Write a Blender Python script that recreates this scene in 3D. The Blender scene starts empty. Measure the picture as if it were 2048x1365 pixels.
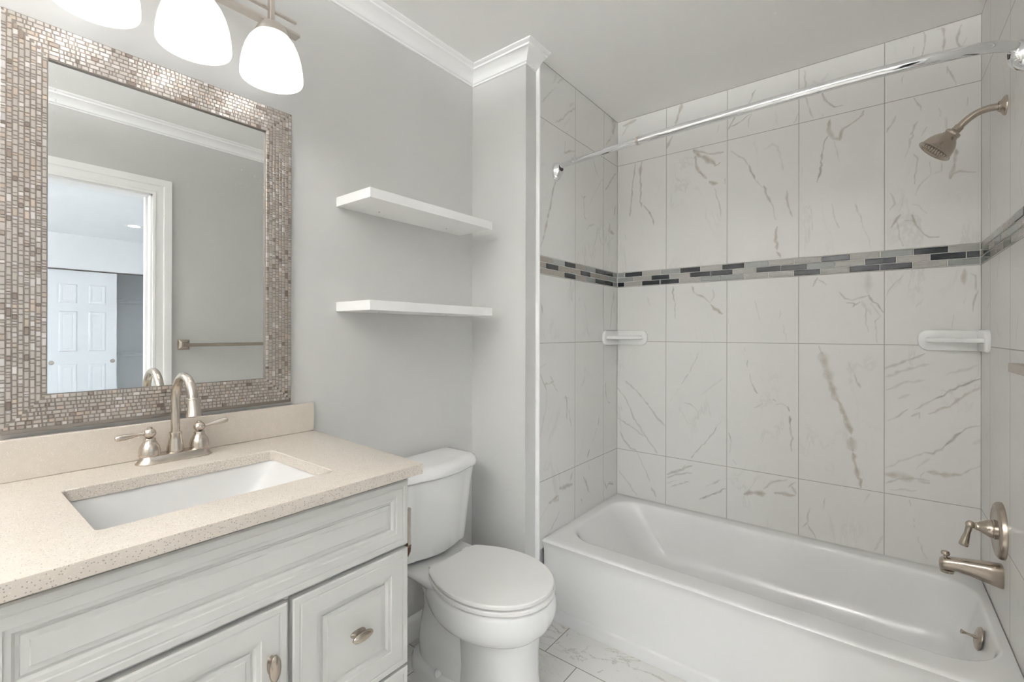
import bpy, math, random
import numpy as np
from mathutils import Vector, Matrix
R = math.radians
sc = bpy.context.scene
col = sc.collection
random.seed(11)

# ------------------------------------------------------------------ camera
FPX, CY0, YAW, PITCH, ROLL = 928.186, 665.328, R(-38.07627), R(0.0632), R(0.12047)
fw = Vector((math.sin(YAW)*math.cos(PITCH), math.cos(YAW)*math.cos(PITCH), math.sin(PITCH)))
rt = Vector((math.cos(YAW), -math.sin(YAW), 0)); up = rt.cross(fw)
rt2 = rt*math.cos(ROLL)+up*math.sin(ROLL); up2 = -rt*math.sin(ROLL)+up*math.cos(ROLL)
cam = bpy.data.cameras.new('camera'); cam_o = bpy.data.objects.new('camera', cam); col.objects.link(cam_o)
m3 = Matrix((rt2, up2, -fw)).transposed()
cam_o.matrix_world = Matrix.Translation((1.50006, -2.47302, 1.262)) @ m3.to_4x4()
cam.sensor_width = 36; cam.lens = FPX/2048*36; cam.shift_y = -(682.5-CY0)/2048
cam.clip_start = 0.02
sc.camera = cam_o

# ------------------------------------------------------------------ world, light, exposure
wd = bpy.data.worlds.new('sky'); sc.world = wd; wd.use_nodes = True
nt = wd.node_tree; sky = nt.nodes.new('ShaderNodeTexSky'); sky.sky_type = 'NISHITA'; sky.sun_disc = False; sky.sun_elevation = R(35)
nt.links.new(sky.outputs[0], nt.nodes['Background'].inputs[0]); nt.nodes['Background'].inputs[1].default_value = 0.25
def lamp(name, typ, loc, power, color, **kw):
    l = bpy.data.lights.new(name, typ); l.energy = power; l.color = color
    o = bpy.data.objects.new(name, l); o.location = loc; col.objects.link(o)
    rot = kw.pop('rot', None)
    if rot: o.rotation_euler = rot
    for k, v in kw.items(): setattr(l, k, v)
    return o
# daylight through the bedroom window (bedroom beyond the doorway)
lamp('window_daylight', 'AREA', (3.9, -3.92, 1.45), 760, (0.92, 0.955, 1.0), shape='RECTANGLE', size=2.0, size_y=1.3, rot=(R(-90), 0, 0))
BULB_W, BULB_C, SHADE_E = 0.35, (0.985, 0.99, 1.0), 1.1
FILL_BOWL_E, FILL_UP_W = 10.0, 690.0  # strengths of the added fill bowl and its upward lights
vs = sc.view_settings; sc.display_settings.display_device = 'sRGB'
vs.view_transform = 'Standard'; vs.look = 'None'; vs.gamma = 1; vs.use_curve_mapping = False
vs.exposure = 0.36
sc.cycles.diffuse_bounces = 8; sc.cycles.glossy_bounces = 6; sc.cycles.max_bounces = 10

# ------------------------------------------------------------------ dimensions
H = 2.475           # ceiling
XL, XR = 0.33, 1.815   # tub alcove tile faces
NIB_Y = -0.864
FRONT = -4.30

# ------------------------------------------------------------------ node helpers and materials
class NT:
    def __init__(s, name):
        s.m = bpy.data.materials.new(name); s.m.use_nodes = True; s.t = s.m.node_tree
        s.b = s.t.nodes['Principled BSDF']; s.out = s.t.nodes['Material Output']
    def n(s, typ, **kw):
        x = s.t.nodes.new(typ)
        for k, v in kw.items(): setattr(x, k, v)
        return x
    def link(s, a, b): s.t.links.new(a, b)
    def val(s, sock, v):
        if hasattr(v, 'is_output') or isinstance(v, bpy.types.NodeSocket): s.link(v, sock)
        else: sock.default_value = v
    def math(s, op, a, b=None, c=None, clamp=False):
        x = s.n('ShaderNodeMath', operation=op, use_clamp=clamp); s.val(x.inputs[0], a)
        if b is not None: s.val(x.inputs[1], b)
        if c is not None: s.val(x.inputs[2], c)
        return x.outputs[0]
    def coord(s, which='Object'): return s.n('ShaderNodeTexCoord').outputs[which]
    def xyz(s, v=None):
        x = s.n('ShaderNodeSeparateXYZ'); s.link(v or s.coord(), x.inputs[0]); return x.outputs
    def noise(s, scale, detail=2, rough=.5, vec=None, out='Fac', dist=0):
        x = s.n('ShaderNodeTexNoise'); s.link(vec or s.coord(), x.inputs['Vector'])
        x.inputs['Scale'].default_value = scale; x.inputs['Detail'].default_value = detail
        x.inputs['Roughness'].default_value = rough; x.inputs['Distortion'].default_value = dist
        return x.outputs[out]
    def ramp(s, f, stops, interp='LINEAR'):
        x = s.n('ShaderNodeValToRGB'); s.link(f, x.inputs[0]); x.color_ramp.interpolation = interp
        e = x.color_ramp.elements
        while len(e) > len(stops): e.remove(e[-1])
        while len(e) < len(stops): e.new(1)
        for q, (p, c) in zip(e, stops): q.position = p; q.color = (*c, 1) if len(c) == 3 else c
        return x.outputs[0]
    def mix(s, f, a, b):
        x = s.n('ShaderNodeMix', data_type='RGBA'); s.val(x.inputs[0], f)
        for sock, v in ((x.inputs[6], a), (x.inputs[7], b)):
            if isinstance(v, tuple): sock.default_value = (*v, 1) if len(v) == 3 else v
            else: s.link(v, sock)
        return x.outputs[2]
    def smooth(s, v, lo, hi):
        x = s.n('ShaderNodeMapRange', interpolation_type='SMOOTHSTEP'); s.val(x.inputs[0], v)
        s.val(x.inputs[1], lo); s.val(x.inputs[2], hi); return x.outputs[0]
    def bump(s, h, strength=.2, dist=.002):
        x = s.n('ShaderNodeBump'); x.inputs['Strength'].default_value = strength; x.inputs['Distance'].default_value = dist
        s.link(h, x.inputs['Height']); s.link(x.outputs[0], s.b.inputs['Normal'])
    def set(s, color=None, rough=None, metal=None, spec=None, coat=None):
        for k, v in (('Base Color', color), ('Roughness', rough), ('Metallic', metal), ('Specular IOR Level', spec), ('Coat Weight', coat)):
            if v is None: continue
            if isinstance(v, tuple): s.b.inputs[k].default_value = (*v, 1)
            else: s.val(s.b.inputs[k], v)
        return s

def paint(name, c, rough=.55, bump=.04, var=.03):
    t = NT(name); f = t.noise(3.0, 3)
    lo = tuple(x*(1-var) for x in c); hi = tuple(min(1, x*(1+var)) for x in c)
    t.set(t.mix(f, lo, hi), rough)
    if bump: t.bump(t.noise(260, 3), bump, .001)
    return t.m
def gloss(name, c, rough=.12, coat=0.0):
    t = NT(name); f = t.noise(5, 2); t.set(t.mix(f, tuple(x*.985 for x in c), c), t.math('MULTIPLY_ADD', t.noise(30, 2), .04, rough), coat=coat); return t.m
def metal(name, c, rough=.25, brushed=True):
    t = NT(name); t.set(c, rough, 1.0)
    if brushed:
        mp = t.n('ShaderNodeMapping'); t.link(t.coord(), mp.inputs[0]); mp.inputs['Scale'].default_value = (30, 30, 60)
        f = t.noise(1.0, 3, .6, mp.outputs[0])
        t.set(t.mix(f, tuple(x*.95 for x in c), tuple(min(1, x*1.03) for x in c)), t.math('MULTIPLY_ADD', f, .06, rough-.03))
    return t.m
M = {}
M['paint'] = paint('grey_wall_paint', (.605, .60, .584), .5)
M['ceiling'] = paint('ceiling_white', (.93, .923, .91), .8)
M['trim'] = paint('white_trim_paint', (.90, .90, .89), .35, 0)
M['shelf'] = paint('white_shelf_laminate', (.92, .915, .905), .4, 0, .01)
M['cabinet'] = paint('cabinet_paint', (.635, .632, .612), .38, 0, .01)
M['gap'] = paint('cabinet_gap', (.20, .19, .165), .7, 0)
M['porcelain'] = gloss('porcelain', (.84, .84, .83), .06)
M['seat'] = gloss('seat_plastic', (.90, .89, .87), .22)
M['tub'] = gloss('tub_enamel', (.77, .765, .755), .09)
M['basin'] = gloss('basin_porcelain', (.68, .675, .665), .12)
M['nickel'] = metal('brushed_nickel', (.58, .525, .465), .24)
M['nickel_dark'] = metal('brushed_nickel_fixture', (.45, .39, .33), .23)
M['nickel_light'] = metal('satin_nickel_lamp', (.62, .57, .52), .33)
M['chrome'] = metal('chrome', (.86, .86, .87), .05, False)
M['dark'] = paint('dark_recess', (.02, .02, .02), .6, 0)
M['bronze'] = metal('bronze_edge', (.16, .10, .07), .3)
M['edge_metal'] = metal('frame_edge_metal', (.30, .27, .24), .4)
M['bed_wall'] = paint('bedroom_paint', (.86, .87, .88), .7)
M['closet'] = paint('closet_paint', (.82, .835, .845), .7)
M['door'] = paint('closet_door_paint', (.84, .86, .88), .4, 0)
M['carpet'] = paint('bedroom_carpet', (.62, .60, .57), .95, .3)
M['wire'] = paint('white_wire', (.72, .74, .76), .4, 0)
M['black'] = paint('window_dark', (.05, .05, .05), .5, 0)

t = NT('mirror_glass')
fl = t.noise(140, 2, .7); cl = t.noise(5, 2, .6)
spk = t.math('MULTIPLY', t.smooth(fl, .62, .72), t.smooth(cl, .54, .66))
zz = t.xyz()[2]
spk = t.math('MULTIPLY', spk, t.smooth(zz, 1.60, 1.75))
t.set((.93, .945, .94), t.math('MULTIPLY', spk, .55), 1.0)
M['mirror'] = t.m

t = NT('lamp_shade_glass')
t.set((.2, .2, .198), .35)
t.b.inputs['Emission Color'].default_value = (1.0, .99, .975, 1); t.b.inputs['Emission Strength'].default_value = SHADE_E
M['shade'] = t.m
t = NT('fill_bowl_opal'); t.set((.9, .9, .88), .3); t.b.inputs['Emission Color'].default_value = (.985, .99, 1.0, 1); t.b.inputs['Emission Strength'].default_value = FILL_BOWL_E  # glow of the added fill bowl
M['fill_bowl'] = t.m
t = NT('downlight_lens'); t.set((.9, .9, .9), .4); t.b.inputs['Emission Color'].default_value = (1, .98, .95, 1); t.b.inputs['Emission Strength'].default_value = 8
M['lens'] = t.m

# speckled quartz
t = NT('speckled_quartz')
def specks(scale, thr, seed):
    mp = t.n('ShaderNodeMapping'); t.link(t.coord(), mp.inputs[0]); mp.inputs['Location'].default_value = (seed, seed*.7, seed*.3)
    v = t.n('ShaderNodeTexVoronoi'); v.inputs['Scale'].default_value = scale; t.link(mp.outputs[0], v.inputs['Vector'])
    sep = t.n('ShaderNodeSeparateColor'); t.link(v.outputs['Color'], sep.inputs[0])
    pick = t.math('GREATER_THAN', sep.outputs[0], thr)
    near = t.math('SUBTRACT', 1.0, t.smooth(v.outputs['Distance'], .22, .42))
    return t.math('MULTIPLY', pick, near), sep.outputs[1]
base = t.mix(t.noise(60, 3), (.55, .50, .442), (.62, .565, .502))
s1, c1 = specks(430, .62, 1.0); s2, c2 = specks(340, .83, 4.0); s3, c3 = specks(400, .78, 7.0)
c = t.mix(t.math('MULTIPLY', s3, .7), base, (.86, .83, .78))
c = t.mix(t.math('MULTIPLY', s1, .45), c, (.40, .34, .27))
c = t.mix(t.math('MULTIPLY', s2, .72), c, (.20, .18, .16))
t.set(c, .32, spec=.3); M['quartz'] = t.m

# marble look tiles: veins come from a per-vertex wear map plus noise; grout lines from metres on the wall
def tile_mat(name, axis, first, pitch, rows, edges, veins=True, gw=.0016):
    t = NT(name); X = t.xyz(); a = X[0] if axis == 'x' else X[1]; z = X[2]
    ln = None
    def addline(d, wdt):
        nonlocal ln
        l = t.math('SUBTRACT', 1.0, t.smooth(d, wdt*.6, wdt*1.25)); ln = l if ln is None else t.math('MAXIMUM', ln, l)
    q = t.math('ABSOLUTE', t.math('SUBTRACT', t.math('MODULO', t.math('ADD', t.math('SUBTRACT', a, first), pitch*20.5), pitch), pitch*.5))
    addline(q, gw)
    for r in rows: addline(t.math('ABSOLUTE', t.math('SUBTRACT', z, r)), gw)
    for e in edges: addline(t.math('ABSOLUTE', t.math('SUBTRACT', a, e)), .0022)
    addline(t.math('ABSOLUTE', t.math('SUBTRACT', z, H)), .004)
    tint = t.mix(t.noise(2.2, 4, .6), (.675, .663, .642), (.73, .72, .70))
    at = t.n('ShaderNodeVertexColor', layer_name='vein'); sp = t.n('ShaderNodeSeparateColor'); t.link(at.outputs[0], sp.inputs[0])
    br = t.noise(85, 4, .7)
    g = t.math('MULTIPLY', sp.outputs[0], t.smooth(br, .18, .46)); w = t.math('MULTIPLY', sp.outputs[1], t.smooth(br, .12, .48))
    # faint cloudy veining of the print
    mp = t.n('ShaderNodeMapping'); t.link(t.coord(), mp.inputs[0]); mp.inputs['Rotation'].default_value = (.35, .5, 0); mp.inputs['Scale'].default_value = (1, 1, .45)
    r1 = t.math('ABSOLUTE', t.math('SUBTRACT', t.noise(4.5, 6, .62, mp.outputs[0], dist=.6), .5))
    f = t.math('MULTIPLY', t.math('SUBTRACT', 1.0, t.smooth(r1, 0.0, .022)), t.smooth(t.noise(3.3, 2), .50, .68))
    c = t.mix(t.math('MULTIPLY', f, .28), tint, (.42, .41, .38))
    c = t.mix(t.math('MULTIPLY', w, .85), c, (.345, .30, .24)); c = t.mix(t.math('MULTIPLY', g, .8), c, (.22, .21, .185))
    c = t.mix(ln, c, (.36, .345, .315))
    t.set(c, t.math('MULTIPLY_ADD', ln, .4, .36))
    t.bump(t.math('SUBTRACT', 1.0, ln), .35, .0012)
    return t.m
ROWS = (2.221, 1.607, 1.524, 1.2165, 0.600)
M['tile_back'] = tile_mat('marble_tile_back', 'x', .6136, .305, ROWS, (XL, XR))
M['tile_side'] = tile_mat('marble_tile_side', 'y', -.168, .306, ROWS, (0.0,))

# floor tiles, 24 x 12 in running bond
t = NT('marble_floor_tile'); X = t.xyz()
row = t.math('FLOOR', t.math('DIVIDE', t.math('ADD', X[1], .942), .305))
fy = t.math('ABSOLUTE', t.math('SUBTRACT', t.math('MODULO', t.math('ADD', X[1], .942+.305*20.5), .305), .1525))
ox = t.math('ADD', t.math('MULTIPLY', row, .143), t.math('SUBTRACT', X[0], .471))
fx = t.math('ABSOLUTE', t.math('SUBTRACT', t.math('MODULO', t.math('ADD', ox, .61*20.5), .61), .305))
ln = t.math('SUBTRACT', 1.0, t.smooth(t.math('MINIMUM', fx, fy), .0012, .0024))
mp = t.n('ShaderNodeMapping'); t.link(t.coord(), mp.inputs[0]); mp.inputs['Location'].default_value = (3.2, .37, 0); mp.inputs['Scale'].default_value = (.8, 1.6, 1)
r1 = t.math('ABSOLUTE', t.math('SUBTRACT', t.noise(4.0, 8, .66, mp.outputs[0], dist=.8), .5))
v = t.math('MULTIPLY', t.math('SUBTRACT', 1.0, t.smooth(r1, 0, .016)), t.smooth(t.noise(3.0, 2), .46, .60))
c = t.mix(t.noise(3, 4, .6), (.70, .685, .655), (.80, .79, .765)); c = t.mix(t.math('MULTIPLY', v, .6), c, (.36, .335, .28)); c = t.mix(ln, c, (.22, .205, .175))
t.set(c, t.math('MULTIPLY_ADD', ln, .5, .25)); t.bump(t.math('SUBTRACT', 1.0, ln), .3, .001)
M['floor'] = t.m

# glass mosaic
def glassy(name, c1, c2, rough, bump, scale=160, coat=.12):
    t = NT(name); f = t.noise(scale, 3, .6); t.set(t.mix(f, c1, c2), rough, spec=.3, coat=coat); t.b.inputs['Coat Roughness'].default_value = .04
    if bump: t.bump(t.noise(scale, 2, .5), bump, .003)
    return t.m
M['mos_dark'] = glassy('dark_glass_tile', (.010, .011, .013), (.022, .024, .027), .10, .05)
M['mos_pearl'] = glassy('pearl_glass_tile', (.29, .28, .255), (.45, .435, .40), .2, .5, 190)
M['mos_grey'] = glassy('grey_glass_tile', (.24, .25, .237), (.31, .32, .305), .12, .1)
M['mos_pearl_side'] = glassy('pearl_glass_side_sheen', (.25, .225, .195), (.34, .31, .275), .15, .2)  # pearl tile on the side walls, brown reflection mixed into its colour
M['grout'] = paint('mosaic_grout', (.66, .655, .63), .8, 0)

# mirror frame mosaic
t = NT('frame_mosaic'); at = t.n('ShaderNodeVertexColor', layer_name='tone')
t.set(at.outputs[0], .38, .9)
mp = t.n('ShaderNodeMapping'); t.link(t.coord(), mp.inputs[0]); mp.inputs['Scale'].default_value = (1, 500, 60)
t.bump(t.noise(1.0, 2, .5, mp.outputs[0]), .12, .001)
M['frame'] = t.m

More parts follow.
